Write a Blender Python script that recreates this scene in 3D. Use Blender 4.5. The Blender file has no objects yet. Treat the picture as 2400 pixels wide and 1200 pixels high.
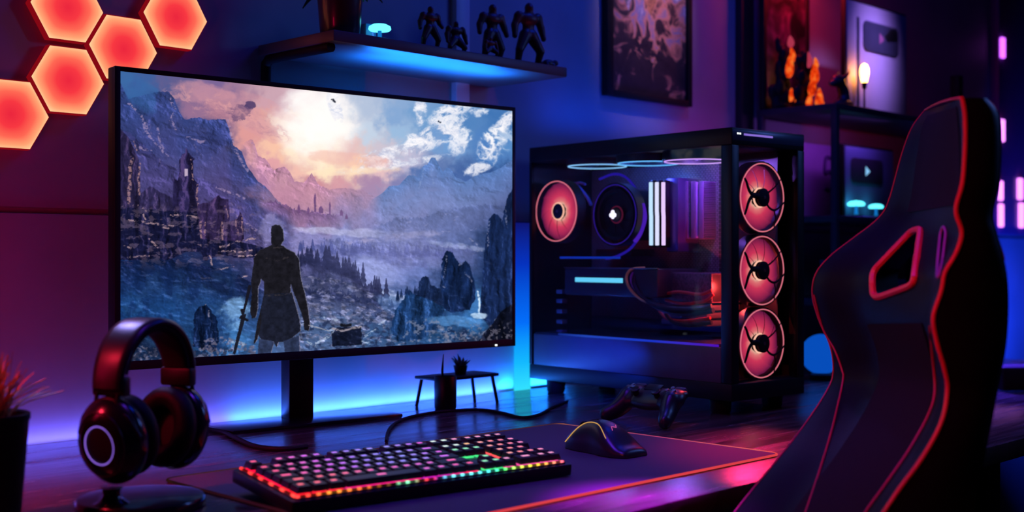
import bpy, bmesh, math, random
import numpy as np
from mathutils import Vector, Matrix
from mathutils.bvhtree import BVHTree

random.seed(7)
COL = bpy.context.scene.collection
R = math.radians
PI = math.pi
F = 2850.0            # focal length in pixels of the 2400 wide frame
CAM_Z = 1.026         # the camera stands a hand's breadth above the desk
DESK = 0.75
WALL_YAW = 45.4
CS, SN = math.cos(R(WALL_YAW)), math.sin(R(WALL_YAW))

# ---------------------------------------------------------------- helpers
def lin(c):
    c = c / 255.0
    return c / 12.92 if c <= 0.04045 else ((c + 0.055) / 1.055) ** 2.4

def rgb(r, g, b):
    return (lin(r), lin(g), lin(b), 1.0)

def loc(px, py, o, yaw, ax, val):
    """where the sight line through a pixel meets the plane axis=val of a thing's own frame"""
    r = ((px - 1200) / F, 1.0, -(py - 600) / F)
    c, s = math.cos(R(yaw)), math.sin(R(yaw))
    rot = lambda v: (c * v[0] + s * v[1], -s * v[0] + c * v[1], v[2])
    O = rot((-o[0], -o[1], CAM_Z - o[2])); D = rot(r)
    t = (val - O[ax]) / D[ax]
    return Vector([O[i] + t * D[i] for i in range(3)])

def sn(s, n, z=0.0):
    """room frame (along the wall, towards the wall) -> world"""
    return Vector((CS * s - SN * n, SN * s + CS * n, z))

def at(px, py, y):
    return Vector(((px - 1200) / F * y, y, CAM_Z - (py - 600) / F * y))

def tag(o, label=None, cat=None, group=None, kind=None):
    if label: o['label'] = label
    if cat: o['category'] = cat
    if group: o['group'] = group
    if kind: o['kind'] = kind
    return o

def empty(name, loc_, yaw=0.0, label=None, cat=None, group=None, rx=0.0):
    o = bpy.data.objects.new(name, None)
    COL.objects.link(o)
    o.location = loc_; o.rotation_euler = (R(rx), 0, R(yaw))
    o.empty_display_size = 0.02
    return tag(o, label, cat, group)

class MB:
    def __init__(self):
        self.bm = bmesh.new(); self.mi = 0
    def _new(self, f0):
        for f in list(self.bm.faces)[f0:]:
            f.material_index = self.mi
    def box(self, x0, y0, z0, x1, y1, z1, bev=0.0, seg=2, M=None):
        b = bmesh.new()
        bmesh.ops.create_cube(b, size=1.0)
        for v in b.verts:
            v.co = Vector(((x0 + x1) / 2 + v.co.x * (x1 - x0), (y0 + y1) / 2 + v.co.y * (y1 - y0), (z0 + z1) / 2 + v.co.z * (z1 - z0)))
        if bev > 0:
            bmesh.ops.bevel(b, geom=list(b.edges) + list(b.verts), offset=bev, segments=seg, profile=0.5, affect='EDGES')
        return self._merge(b, M)
    def _merge(self, b, M=None):
        if M is not None:
            bmesh.ops.transform(b, matrix=M, verts=b.verts)
        me = bpy.data.meshes.new('tmp'); b.to_mesh(me); b.free()
        f0 = len(self.bm.faces)
        self.bm.from_mesh(me); bpy.data.meshes.remove(me)
        self.bm.faces.ensure_lookup_table()
        self._new(f0)
        return self
    def raw(self, verts, faces, M=None):
        b = bmesh.new()
        vs = [b.verts.new(v) for v in verts]
        for f in faces:
            try: b.faces.new([vs[i] for i in f])
            except ValueError: pass
        bmesh.ops.recalc_face_normals(b, faces=b.faces)
        return self._merge(b, M)
    def prism(self, poly, z0, z1, M=None, bev=0.0, seg=2):
        n = len(poly)
        b = bmesh.new()
        lo = [b.verts.new((p[0], p[1], z0)) for p in poly]; hi = [b.verts.new((p[0], p[1], z1)) for p in poly]
        b.faces.new(lo[::-1]); b.faces.new(hi)
        for i in range(n): b.faces.new((lo[i], lo[(i + 1) % n], hi[(i + 1) % n], hi[i]))
        bmesh.ops.recalc_face_normals(b, faces=b.faces)
        if bev > 0:
            es = [e for e in b.edges if abs(e.verts[0].co.z - e.verts[1].co.z) < 1e-7]
            bmesh.ops.bevel(b, geom=es, offset=bev, segments=seg, profile=0.5, affect='EDGES')
        return self._merge(b, M)
    def lathe(self, prof, seg=40, M=None, sx=1.0, sy=1.0):
        b = bmesh.new(); rings = []
        for r, z in prof:
            if r < 1e-6: rings.append([b.verts.new((0, 0, z))])
            else: rings.append([b.verts.new((r * sx * math.cos(2 * PI * k / seg), r * sy * math.sin(2 * PI * k / seg), z)) for k in range(seg)])
        for a, c in zip(rings[:-1], rings[1:]):
            for k in range(seg):
                k2 = (k + 1) % seg
                if len(a) == 1 and len(c) == 1: continue
                if len(a) == 1: b.faces.new((a[0], c[k], c[k2]))
                elif len(c) == 1: b.faces.new((a[k], a[k2], c[0]))
                else: b.faces.new((a[k], a[k2], c[k2], c[k]))
        bmesh.ops.recalc_face_normals(b, faces=b.faces)
        return self._merge(b, M)
    def tube(self, pts, r, seg=8, closed=False, M=None, flat=None):
        """round tube along pts; r a number or a list"""
        pts = [Vector(p) for p in pts]; n = len(pts)
        rr = r if isinstance(r, (list, tuple)) else [r] * n
        b = bmesh.new(); rings = []
        t0 = (pts[1] - pts[0]).normalized()
        up = Vector((0, 0, 1)) if abs(t0.z) < 0.9 else Vector((1, 0, 0))
        nrm = (up - t0 * up.dot(t0)).normalized()
        for i, p in enumerate(pts):
            if closed: t = pts[(i + 1) % n] - pts[i - 1]
            else: t = pts[min(i + 1, n - 1)] - pts[max(i - 1, 0)]
            t.normalize()
            nrm = (nrm - t * nrm.dot(t)).normalized(); bi = t.cross(nrm)
            fl = flat or 1.0
            rings.append([b.verts.new(p + (nrm * math.cos(2 * PI * k / seg) * fl + bi * math.sin(2 * PI * k / seg)) * rr[i]) for k in range(seg)])
        m = n if closed else n - 1
        for i in range(m):
            a, c = rings[i], rings[(i + 1) % n]
            for k in range(seg):
                b.faces.new((a[k], a[(k + 1) % seg], c[(k + 1) % seg], c[k]))
        if not closed:
            b.faces.new(rings[0][::-1]); b.faces.new(rings[-1])
        bmesh.ops.recalc_face_normals(b, faces=b.faces)
        return self._merge(b, M)
    def ell(self, c, r, M=None, seg=24):
        b = bmesh.new()
        bmesh.ops.create_uvsphere(b, u_segments=seg, v_segments=max(8, seg // 2), radius=1.0)
        for v in b.verts: v.co = Vector((c[0] + v.co.x * r[0], c[1] + v.co.y * r[1], c[2] + v.co.z * r[2]))
        return self._merge(b, M)
    def build(self, name, mats, parent=None, ang=40, loc_=None, rot=None):
        me = bpy.data.meshes.new(name)
        self.bm.to_mesh(me); self.bm.free()
        for m in (mats if isinstance(mats, (list, tuple)) else [mats]): me.materials.append(m)
        if len(me.polygons):
            me.polygons.foreach_set('use_smooth', [True] * len(me.polygons))
            me.set_sharp_from_angle(angle=R(ang))
        o = bpy.data.objects.new(name, me); COL.objects.link(o)
        if parent: o.parent = parent
        if loc_: o.location = loc_
        if rot: o.rotation_euler = rot
        return o

def fused(name, mb, mat, parent, voxel=0.003, smooth=6):
    """several overlapping shapes grown into ONE continuous skin"""
    o = mb.build(name + '_raw', mat)
    m = o.modifiers.new('fuse', 'REMESH'); m.mode = 'VOXEL'; m.voxel_size = voxel; m.use_smooth_shade = True
    s = o.modifiers.new('soft', 'SMOOTH'); s.iterations = smooth; s.factor = 0.5
    dg = bpy.context.evaluated_depsgraph_get()
    me = bpy.data.meshes.new_from_object(o.evaluated_get(dg))
    me.name = name
    old = o.data
    bpy.data.objects.remove(o); bpy.data.meshes.remove(old)
    if not len(me.materials): me.materials.append(mat)
    me.polygons.foreach_set('use_smooth', [True] * len(me.polygons))
    o = bpy.data.objects.new(name, me); COL.objects.link(o)
    o.parent = parent
    return o

def rotM(axis, deg): return Matrix.Rotation(R(deg), 4, axis)
def T(x, y, z): return Matrix.Translation((x, y, z))
ZtoX = Matrix.Rotation(R(90), 4, 'Y')     # lathe axis z -> +x
ZtoY = Matrix.Rotation(R(-90), 4, 'X')    # lathe axis z -> +y

def catmull(pts, k=8, closed=False):
    P = [Vector(p) for p in pts]; n = len(P); out = []
    m = n if closed else n - 1
    for i in range(m):
        if closed: a, b, c, d = P[i - 1], P[i], P[(i + 1) % n], P[(i + 2) % n]
        else: a, b, c, d = P[max(i - 1, 0)], P[i], P[i + 1], P[min(i + 2, n - 1)]
        for j in range(k):
            t = j / k
            out.append(0.5 * ((2 * b) + (c - a) * t + (2 * a - 5 * b + 4 * c - d) * t * t + (3 * b - a - 3 * c + d) * t ** 3))
    if not closed: out.append(P[-1])
    return out

# ---------------------------------------------------------------- materials
def new_mat(name):
    m = bpy.data.materials.new(name); m.use_nodes = True
    nt = m.node_tree; nt.nodes.clear()
    out = nt.nodes.new('ShaderNodeOutputMaterial')
    return m, nt, out

def pbr(name, col, rough=0.5, metal=0.0, spec=0.5, coat=0.0, var=0.15, scale=40.0, bump=0.0, trans=0.0):
    m, nt, out = new_mat(name)
    b = nt.nodes.new('ShaderNodeBsdfPrincipled')
    tc = nt.nodes.new('ShaderNodeTexCoord'); nz = nt.nodes.new('ShaderNodeTexNoise')
    nz.inputs['Scale'].default_value = scale; nz.inputs['Detail'].default_value = 3
    nt.links.new(tc.outputs['Object'], nz.inputs['Vector'])
    mx = nt.nodes.new('ShaderNodeMix'); mx.data_type = 'RGBA'
    mx.inputs[6].default_value = [c * (1 - var) for c in col[:3]] + [1]
    mx.inputs[7].default_value = [min(1, c * (1 + var)) for c in col[:3]] + [1]
    nt.links.new(nz.outputs['Fac'], mx.inputs[0])
    nt.links.new(mx.outputs[2], b.inputs['Base Color'])
    b.inputs['Roughness'].default_value = rough; b.inputs['Metallic'].default_value = metal
    b.inputs['Specular IOR Level'].default_value = spec; b.inputs['Coat Weight'].default_value = coat
    if bump > 0:
        bp = nt.nodes.new('ShaderNodeBump'); bp.inputs['Strength'].default_value = bump; bp.inputs['Distance'].default_value = 0.002
        nt.links.new(nz.outputs['Fac'], bp.inputs['Height']); nt.links.new(bp.outputs[0], b.inputs['Normal'])
    nt.links.new(b.outputs[0], out.inputs[0])
    return m

def emis(name, col, strength=1.0):
    m, nt, out = new_mat(name)
    e = nt.nodes.new('ShaderNodeEmission'); e.inputs[0].default_value = col; e.inputs[1].default_value = strength
    nt.links.new(e.outputs[0], out.inputs[0])
    return m

def ramp(nt, stops, interp='LINEAR'):
    r = nt.nodes.new('ShaderNodeValToRGB'); cr = r.color_ramp; cr.interpolation = interp
    while len(cr.elements) < len(stops): cr.elements.new(0.5)
    for e, (p, c) in zip(cr.elements, stops): e.position = p; e.color = c
    return r

def obj_emis(name, strength):
    """emission in the object's own colour"""
    m, nt, out = new_mat(name)
    oi = nt.nodes.new('ShaderNodeObjectInfo'); e = nt.nodes.new('ShaderNodeEmission')
    e.inputs[1].default_value = strength
    nt.links.new(oi.outputs['Color'], e.inputs[0]); nt.links.new(e.outputs[0], out.inputs[0])
    return m

def glass_mat(name, tint=(0.9, 0.92, 1, 1), gloss=0.05, rough=0.03):
    m, nt, out = new_mat(name)
    t = nt.nodes.new('ShaderNodeBsdfTransparent'); t.inputs[0].default_value = tint
    g = nt.nodes.new('ShaderNodeBsdfGlossy'); g.inputs['Roughness'].default_value = rough
    lw = nt.nodes.new('ShaderNodeLayerWeight'); lw.inputs[0].default_value = 0.5
    pw = nt.nodes.new('ShaderNodeMath'); pw.operation = 'POWER'; pw.inputs[1].default_value = 5.0; nt.links.new(lw.outputs['Facing'], pw.inputs[0])
    fr = nt.nodes.new('ShaderNodeMath'); fr.operation = 'MULTIPLY_ADD'; fr.inputs[1].default_value = 0.6; fr.inputs[2].default_value = 0.025; nt.links.new(pw.outputs[0], fr.inputs[0])
    mx = nt.nodes.new('ShaderNodeMixShader')
    nt.links.new(fr.outputs[0], mx.inputs[0]); nt.links.new(t.outputs[0], mx.inputs[1]); nt.links.new(g.outputs[0], mx.inputs[2])
    nt.links.new(mx.outputs[0], out.inputs[0])
    return m

M_black = pbr('black_plastic', (0.006, 0.006, 0.008), 0.42, spec=0.32)
M_gloss = pbr('gloss_black', (0.008, 0.008, 0.011), 0.22, coat=0.2)
M_matte = pbr('matte_black', (0.008, 0.008, 0.01), 0.65, spec=0.25)
M_metal = pbr('black_steel', (0.02, 0.02, 0.026), 0.38, metal=0.4)
M_chrome = pbr('grey_metal', (0.35, 0.36, 0.4), 0.3, metal=1.0)
M_leather = pbr('black_leather', (0.005, 0.005, 0.007), 0.52, spec=0.15, scale=500, bump=0.15)
M_alcan = pbr('charcoal_fabric', (0.010, 0.007, 0.011), 0.85, spec=0.2, scale=300, bump=0.2)
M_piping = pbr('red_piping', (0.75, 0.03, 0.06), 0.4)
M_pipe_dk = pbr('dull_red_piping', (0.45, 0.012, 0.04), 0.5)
M_clearglass = glass_mat('tinted_case_glass', (0.86, 0.88, 0.95, 1))
M_paper = pbr('silver_card', (0.42, 0.4, 0.5), 0.5, var=0.05)
M_slate = pbr('slate_button', (0.06, 0.07, 0.11), 0.3, metal=0.3)
M_white = pbr('white_paint', (0.75, 0.75, 0.78), 0.4)
E_white = emis('white_led', (0.9, 0.95, 1, 1), 1.6)
E_cyan = emis('cyan_led', rgb(90, 235, 255), 2.2)
E_cyan_soft = emis('cyan_led_soft', rgb(20, 130, 220), 0.8)

# wall paint, mid grey blue, with faint roller mottling
def wall_mat():
    m, nt, out = new_mat('wall_paint')
    b = nt.nodes.new('ShaderNodeBsdfPrincipled')
    tc = nt.nodes.new('ShaderNodeTexCoord'); nz = nt.nodes.new('ShaderNodeTexNoise'); nz.inputs['Scale'].default_value = 6; nz.inputs['Detail'].default_value = 5
    nt.links.new(tc.outputs['Object'], nz.inputs[0])
    r = ramp(nt, [(0.3, (0.33, 0.33, 0.37, 1)), (0.7, (0.4, 0.4, 0.44, 1))])
    nt.links.new(nz.outputs['Fac'], r.inputs[0]); nt.links.new(r.outputs[0], b.inputs['Base Color'])
    b.inputs['Roughness'].default_value = 0.6; b.inputs['Specular IOR Level'].default_value = 0.3
    nt.links.new(b.outputs[0], out.inputs[0])
    return m
M_wall = wall_mat()

def wood_mat():
    m, nt, out = new_mat('dark_wood')
    b = nt.nodes.new('ShaderNodeBsdfPrincipled')
    tc = nt.nodes.new('ShaderNodeTexCoord')
    mp = nt.nodes.new('ShaderNodeMapping'); mp.inputs['Scale'].default_value = (2.2, 30, 1)
    nz = nt.nodes.new('ShaderNodeTexNoise'); nz.inputs['Scale'].default_value = 1.6; nz.inputs['Detail'].default_value = 7; nz.inputs['Roughness'].default_value = 0.65
    nt.links.new(tc.outputs['Object'], mp.inputs[0]); nt.links.new(mp.outputs[0], nz.inputs[0])
    r = ramp(nt, [(0.3, (0.02, 0.013, 0.012, 1)), (0.5, (0.07, 0.045, 0.04, 1)), (0.72, (0.13, 0.09, 0.085, 1))])
    nt.links.new(nz.outputs['Fac'], r.inputs[0])
    # plank joints across the depth
    sp = nt.nodes.new('ShaderNodeSeparateXYZ'); nt.links.new(tc.outputs['Object'], sp.inputs[0])
    md = nt.nodes.new('ShaderNodeMath'); md.operation = 'PINGPONG'; md.inputs[1].default_value = 0.075
    nt.links.new(sp.outputs['Y'], md.inputs[0])
    lt = nt.nodes.new('ShaderNodeMath'); lt.operation = 'LESS_THAN'; lt.inputs[1].default_value = 0.0012
    nt.links.new(md.outputs[0], lt.inputs[0])
    mx = nt.nodes.new('ShaderNodeMix'); mx.data_type = 'RGBA'; mx.inputs[7].default_value = (0.01, 0.007, 0.006, 1)
    nt.links.new(lt.outputs[0], mx.inputs[0]); nt.links.new(r.outputs[0], mx.inputs[6])
    nt.links.new(mx.outputs[2], b.inputs['Base Color'])
    rr = ramp(nt, [(0.3, (0.15, 0.15, 0.15, 1)), (0.7, (0.32, 0.32, 0.32, 1))])
    nt.links.new(nz.outputs['Fac'], rr.inputs[0]); nt.links.new(rr.outputs[0], b.inputs['Roughness'])
    bp = nt.nodes.new('ShaderNodeBump'); bp.inputs['Strength'].default_value = 0.25; bp.inputs['Distance'].default_value = 0.002
    nt.links.new(nz.outputs['Fac'], bp.inputs['Height']); nt.links.new(bp.outputs[0], b.inputs['Normal'])
    b.inputs['Specular IOR Level'].default_value = 0.7
    nt.links.new(b.outputs[0], out.inputs[0])
    return m
M_wood = wood_mat()

# ---------------------------------------------------------------- camera
cam = bpy.data.cameras.new('camera'); cam.sensor_width = 36.0; cam.lens = F / 2400 * 36.0
cam.clip_start = 0.02
cam.dof.use_dof = True; cam.dof.focus_distance = 1.82; cam.dof.aperture_fstop = 3.8
camo = bpy.data.objects.new('camera', cam); COL.objects.link(camo)
camo.location = (0, 0, CAM_Z); camo.rotation_euler = (R(90), 0, 0)
S = bpy.context.scene
S.camera = camo
S.view_settings.view_transform = 'Standard'; S.view_settings.look = 'None'
S.view_settings.exposure = 0.0; S.view_settings.gamma = 1.0; S.view_settings.use_curve_mapping = False
w = bpy.data.worlds.new('dim_room'); S.world = w; w.use_nodes = True
w.node_tree.nodes['Background'].inputs[0].default_value = (0.1, 0.12, 0.4, 1)
w.node_tree.nodes['Background'].inputs[1].default_value = 0.004

# ---------------------------------------------------------------- the room
WN = 1.77      # wall face, metres in front of the camera along the wall normal
def room_obj(name, mb, mat, label=None, cat=None):
    o = mb.build(name, mat); o.rotation_euler = (0, 0, R(WALL_YAW))
    o['kind'] = 'structure'
    return tag(o, label, cat)

ZS = 1.0926    # height of the groove between the wall panels
g = MB()
prof = [(WN, -0.0), (WN, ZS - 0.004), (WN + 0.012, ZS - 0.002), (WN + 0.012, ZS + 0.004), (WN + 0.001, ZS + 0.006), (WN + 0.001, 2.5), (WN + 0.1, 2.5), (WN + 0.1, 0.0)]
g.prism([(p[0], p[1]) for p in prof], -1.5, 6.0, M=Matrix(((0, 0, 1, 0), (1, 0, 0, 0), (0, 1, 0, 0), (0, 0, 0, 1))))
room_obj('wall_back', g, M_wall, 'painted panelled wall behind the desk with one horizontal joint', 'wall')
g = MB(); g.box(-1.5, -2.6, -0.1, 6.0, WN + 0.1, 0.0)
room_obj('floor', g, pbr('floor_boards', (0.03, 0.025, 0.03), 0.5, scale=3), 'dark floor under the desk', 'floor')
g = MB(); g.box(-1.5, -2.6, 2.5, 6.0, WN + 0.1, 2.6)
room_obj('ceiling', g, pbr('ceiling_paint', (0.05, 0.05, 0.07), 0.8, scale=3), 'dark ceiling of the room', 'ceiling')
# slim vertical wall battens
def wall_s(px, n): 
    r = (px - 1200) / F; y = n / (CS - SN * r); return CS * r * y + SN * y
g = MB(); s0, s1 = wall_s(1068, WN - 0.012), wall_s(1100, WN - 0.012)
g.box(s0, WN - 0.014, 1.2, s1, WN + 0.002, 2.5, 0.002)
room_obj('trim_1', g, pbr('batten_lit_tone', (0.75, 0.75, 0.8), 0.4, scale=5), 'vertical batten, coloured pale for the light it catches, on the wall behind the shelf figures', 'trim')  # pale colour stands in for light the batten catches
g = MB(); s0, s1 = wall_s(1733, WN - 0.012), wall_s(1762, WN - 0.012)
g.box(s0, WN - 0.02, 0.0, s1, WN + 0.002, 2.5, 0.002)
room_obj('trim_2', g, pbr('dark_batten', (0.012, 0.012, 0.016), 0.6), 'black vertical batten where the shelving begins', 'trim')

# ---------------------------------------------------------------- desk
desk = empty('desk', sn(1.4, 1.3, 0), WALL_YAW, 'dark plank desk carrying the monitor, keyboard and computer tower', 'desk')
def dl(s, n): return (s - 1.4, n - 1.3)
DB = 1.745
g = MB()
g.prism([dl(-0.25, 0.831), dl(1.62, 0.831), dl(1.70, 0.742), dl(3.25, 0.742), dl(3.25, DB), dl(-0.25, DB)], DESK - 0.028, DESK, bev=0.002)
g.build('desk_top', M_wood, desk)
for s, n in ((-0.15, 0.9), (-0.15, 1.68), (1.9, 0.83), (3.15, 0.82), (3.15, 1.68), (1.5, 1.68)):
    x, y = dl(s, n)
    g = MB(); g.box(x - 0.025, y - 0.025, 0.0, x + 0.025, y + 0.025, DESK - 0.028, 0.003)
    g.build('leg', M_metal, desk)
g = MB(); x0, y = dl(-0.15, 1.6); x1, _ = dl(3.15, 1.6); g.box(x0, y - 0.012, 0.66, x1, y + 0.012, 0.72, 0.002)
g.build('rail', M_metal, desk)

# ---------------------------------------------------------------- monitor
MON_O = (-0.563, 1.722, DESK); MON_YAW = 40.4; MON_W = 0.7466
monitor = empty('monitor', MON_O, MON_YAW, 'large flat monitor on a square post showing a misty mountain landscape', 'monitor')
ZB, ZT = 0.113, 0.5455        # bottom and top of the casing above the desk
g = MB(); g.box(0, 0, ZB, MON_W, 0.024, ZT, 0.002)
g.box(0.2, 0.022, 0.2, 0.55, 0.05, 0.47, 0.012)
g.build('casing', M_matte, monitor)
c1 = loc(282, 165, MON_O, MON_YAW, 1, 0); c2 = loc(1200, 262, MON_O, MON_YAW, 1, 0)
c3 = loc(1200, 795, MON_O, MON_YAW, 1, 0); c4 = loc(640, 826, MON_O, MON_YAW, 1, 0)
SX0, SX1 = c1.x, c2.x
SZ1 = (c1.z + c2.z) / 2; SZ0 = (c3.z + c4.z) / 2
g = MB()   # bezel: four bars round the picture
g.box(0, -0.0015, ZB, SX0, 0.004, ZT, 0.0007); g.box(SX1, -0.0015, ZB, MON_W, 0.004, ZT, 0.0007)
g.box(SX0 - 0.001, -0.0015, SZ1, SX1 + 0.001, 0.004, ZT, 0.0007); g.box(SX0 - 0.001, -0.0015, ZB, SX1 + 0.001, 0.004, SZ0, 0.0007)
g.build('bezel', M_matte, monitor)
pz = loc(1162, 809, MON_O, MON_YAW, 1, -0.001)
g = MB(); g.box(pz.x - 0.0022, -0.003, pz.z - 0.0015, pz.x + 0.0022, -0.001, pz.z + 0.0015, 0.0004)
g.build('power_light', E_white, monitor)
g = MB(); g.box(0.339, 0.1, 0.004, 0.386, 0.128, 0.36, 0.002)
g.build('post', M_black, monitor)
g = MB(); g.box(0.325, 0.045, 0.26, 0.4, 0.102, 0.34, 0.004)
g.build('mount', M_black, monitor)
g = MB(); g.box(0.2, 0.03, 0.0, 0.52, 0.139, 0.006, 0.002)
g.build('base', M_gloss, monitor)

# the picture on the screen, worked out point by point on a fine grid
NX, NY = 960, 548
uu = np.linspace(0, 1, NX); vv = np.linspace(0, 1, NY)
LX, LZ = np.meshgrid(SX0 + (SX1 - SX0) * uu, SZ1 + (SZ0 - SZ1) * vv)
ca, sa = math.cos(R(MON_YAW)), math.sin(R(MON_YAW))
WX = MON_O[0] + ca * LX; WY = MON_O[1] + sa * LX; WZ = DESK + LZ
PX = 1200 + F * WX / WY; PY = 600 - F * (WZ - CAM_Z) / WY

def hsh(ix, iy, seed):
    h = (ix.astype(np.int64) * 374761393 + iy.astype(np.int64) * 668265263 + seed * 974634777) & 0xffffffff
    h = ((h ^ (h >> 13)) * 1274126177) & 0xffffffff
    return ((h ^ (h >> 16)) & 0xffff) / 65535.0
def vnoise(x, y, seed):
    ix, iy = np.floor(x), np.floor(y); fx, fy = x - ix, y - iy
    fx = fx * fx * (3 - 2 * fx); fy = fy * fy * (3 - 2 * fy)
    a, b, c, d = hsh(ix, iy, seed), hsh(ix + 1, iy, seed), hsh(ix, iy + 1, seed), hsh(ix + 1, iy + 1, seed)
    return a * (1 - fx) * (1 - fy) + b * fx * (1 - fy) + c * (1 - fx) * fy + d * fx * fy
def fbm(x, y, sx, sy=None, oc=5, seed=1, gain=0.55):
    sy = sy or sx; t = 0; a = 1.0; s = 0; f = 1.0
    for k in range(oc):
        t = t + a * vnoise(x * f / sx, y * f / sy, seed + 17 * k); s += a; a *= gain; f *= 2.03
    return t / s
def sst(a, b, x):
    t = np.clip((x - a) / (b - a), 0, 1); return t * t * (3 - 2 * t)

N1 = fbm(PX, PY, 90, oc=6, seed=3); N2 = fbm(PX, PY, 90, oc=6, seed=31)
W1 = (fbm(PX, PY, 22, oc=4, seed=5) - 0.5); W2 = (fbm(PX, PY, 22, oc=4, seed=55) - 0.5)
FINE = fbm(PX, PY, 9, oc=3, seed=8); FINE2 = fbm(PX, PY, 14, 5, oc=3, seed=81)
def rfbm(x, y, sx, sy=None, oc=6, seed=1):
    sy = sy or sx; t = 0; a = 1.0; s = 0; f = 1.0
    for k in range(oc):
        t = t + a * (1 - np.abs(2 * vnoise(x * f / sx, y * f / sy, seed + 13 * k) - 1)); s += a; a *= .6; f *= 2.1
    return t / s
def relief(sx, sy, seed, oc=6, ax=.8, ay=-.6, warp=0):
    gx_ = 0; gy_ = 0
    for k in range(oc):      # every octave lends the same slope, so big faces stay readable
        n = fbm(PX + W1 * warp, PY + W2 * warp, sx / 2 ** k, sy / 2 ** k, 2, seed + 29 * k)
        b_, a_ = np.gradient(n); w_ = .62 ** k / (a_.std() + b_.std() + 1e-9)
        gx_ = gx_ + a_ * w_; gy_ = gy_ + b_ * w_
    r = gx_ * ax + gy_ * ay
    return np.clip(r / (r.std() + 1e-9), -2.5, 2.5)
REL_ROCK = relief(64, 40, 41, 4, .9, -.5, 30)      # slanting crags
REL_TALL = relief(22, 80, 43, 3, 1, -.2, 14)       # upright faces and trunks
REL_FINE = relief(22, 13, 45, 3, .6, -.8, 8)        # rubble
REL_CLD = relief(80, 50, 47, 3, .3, -.9, 40)
# broad colours
CTRL = """290 180 60 105 165;330 200 60 95 160;420 195 98 92 142;500 200 122 100 150;560 230 160 120 150;640 230 200 160 175;700 240 226 212 220;780 250 232 230 236;
850 250 175 190 216;920 270 130 165 210;1000 280 110 155 205;1080 290 80 130 190;1180 285 62 115 180;300 260 35 75 140;360 260 40 70 135;450 258 150 110 145;520 265 165 115 140;
600 270 222 160 155;680 290 240 206 190;740 300 254 246 240;800 300 236 232 236;860 310 190 206 226;940 320 150 184 220;700 340 252 222 192;640 340 246 192 165;760 350 252 218 190;
820 350 226 186 186;900 350 202 192 206;1050 330 110 155 210;1150 350 78 128 195;1195 330 88 140 200;580 320 222 152 150;620 380 226 160 165;700 400 240 186 172;760 390 255 228 190;
830 390 255 216 180;900 400 236 192 190;960 375 196 188 212;330 330 40 60 122;420 340 50 62 122;500 330 62 62 122;540 400 92 72 132;600 440 132 92 146;680 460 166 112 150;
740 440 208 142 150;800 440 218 152 160;870 440 172 132 166;930 440 125 122 172;1000 420 78 110 172;1080 430 62 95 160;1160 420 48 80 140;330 430 60 60 112;400 500 38 38 78;
480 480 72 62 108;560 480 112 86 138;640 500 142 102 152;720 510 152 112 152;800 500 138 118 162;880 500 128 122 176;960 490 108 116 172;1040 500 76 94 146;1120 500 48 66 116;
1185 480 36 52 96;300 540 20 30 66;400 560 24 30 66;500 560 30 30 62;560 570 60 52 82;620 560 102 84 134;720 560 138 134 194;800 560 128 134 194;880 570 100 108 168;960 570 108 116 172;
1060 560 76 94 150;1150 570 32 54 100;300 640 18 45 98;400 640 24 52 104;500 630 30 46 92;560 650 30 46 88;760 620 82 84 146;850 620 112 124 190;920 640 118 134 200;980 640 88 110 178;
1060 640 30 52 98;1160 640 24 46 92;300 720 28 74 136;400 720 30 74 136;500 720 34 74 130;560 740 62 106 168;760 690 70 76 112;850 700 122 138 184;920 700 70 92 150;980 700 38 66 120;
1060 700 20 42 84;1120 720 62 122 188;1170 700 18 40 82;330 810 24 40 72;460 800 28 62 110;540 790 62 118 182;740 780 70 94 138;820 760 70 88 126;880 770 54 88 136;950 770 44 78 126;
1020 770 34 72 120;1100 760 48 104 168;1170 775 18 24 44;1100 800 36 46 72"""
ctl = np.array([[float(t) for t in c.split()] for c in CTRL.replace('\n', '').split(';')])
gx, gy = PX + W1 * 60, PY + W2 * 60
num = np.zeros(PX.shape + (3,)); den = np.zeros(PX.shape)
for x, y, r_, g_, b_ in ctl:
    wgt = 1.0 / (((gx - x) / 1.15) ** 2 + (gy - y) ** 2 + 120.0) ** 1.7
    den += wgt; num += wgt[..., None] * np.array([r_, g_, b_])
IMG = num / den[..., None]

def blend(mask, col):
    global IMG
    IMG = IMG * (1 - mask[..., None]) + mask[..., None] * (np.array(col, float) if not isinstance(col, np.ndarray) else col)
def inpoly(poly, jit=0.0, seed=0, fine=1.0):
    x, y = PX, PY
    if jit:
        x = PX + (fbm(PX, PY, 9 * fine, oc=3, seed=200 + seed) - 0.5) * 2 * jit; y = PY + (fbm(PX, PY, 9 * fine, oc=3, seed=300 + seed) - 0.5) * 2 * jit
    m = np.zeros(PX.shape, bool); n = len(poly)
    for i in range(n):
        (x0, y0), (x1, y1) = poly[i], poly[(i + 1) % n]
        if y0 == y1: continue
        c = ((y0 > y) != (y1 > y)) & (x < (x1 - x0) * (y - y0) / (y1 - y0) + x0)
        m ^= c
    return m.astype(float)
def soft(m, k=1):
    for _ in range(k):
        p = np.pad(m, 1, mode='edge')
        m = (p[1:-1, 1:-1] * 2 + p[:-2, 1:-1] + p[2:, 1:-1] + p[1:-1, :-2] + p[1:-1, 2:]) / 6
    return m
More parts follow.
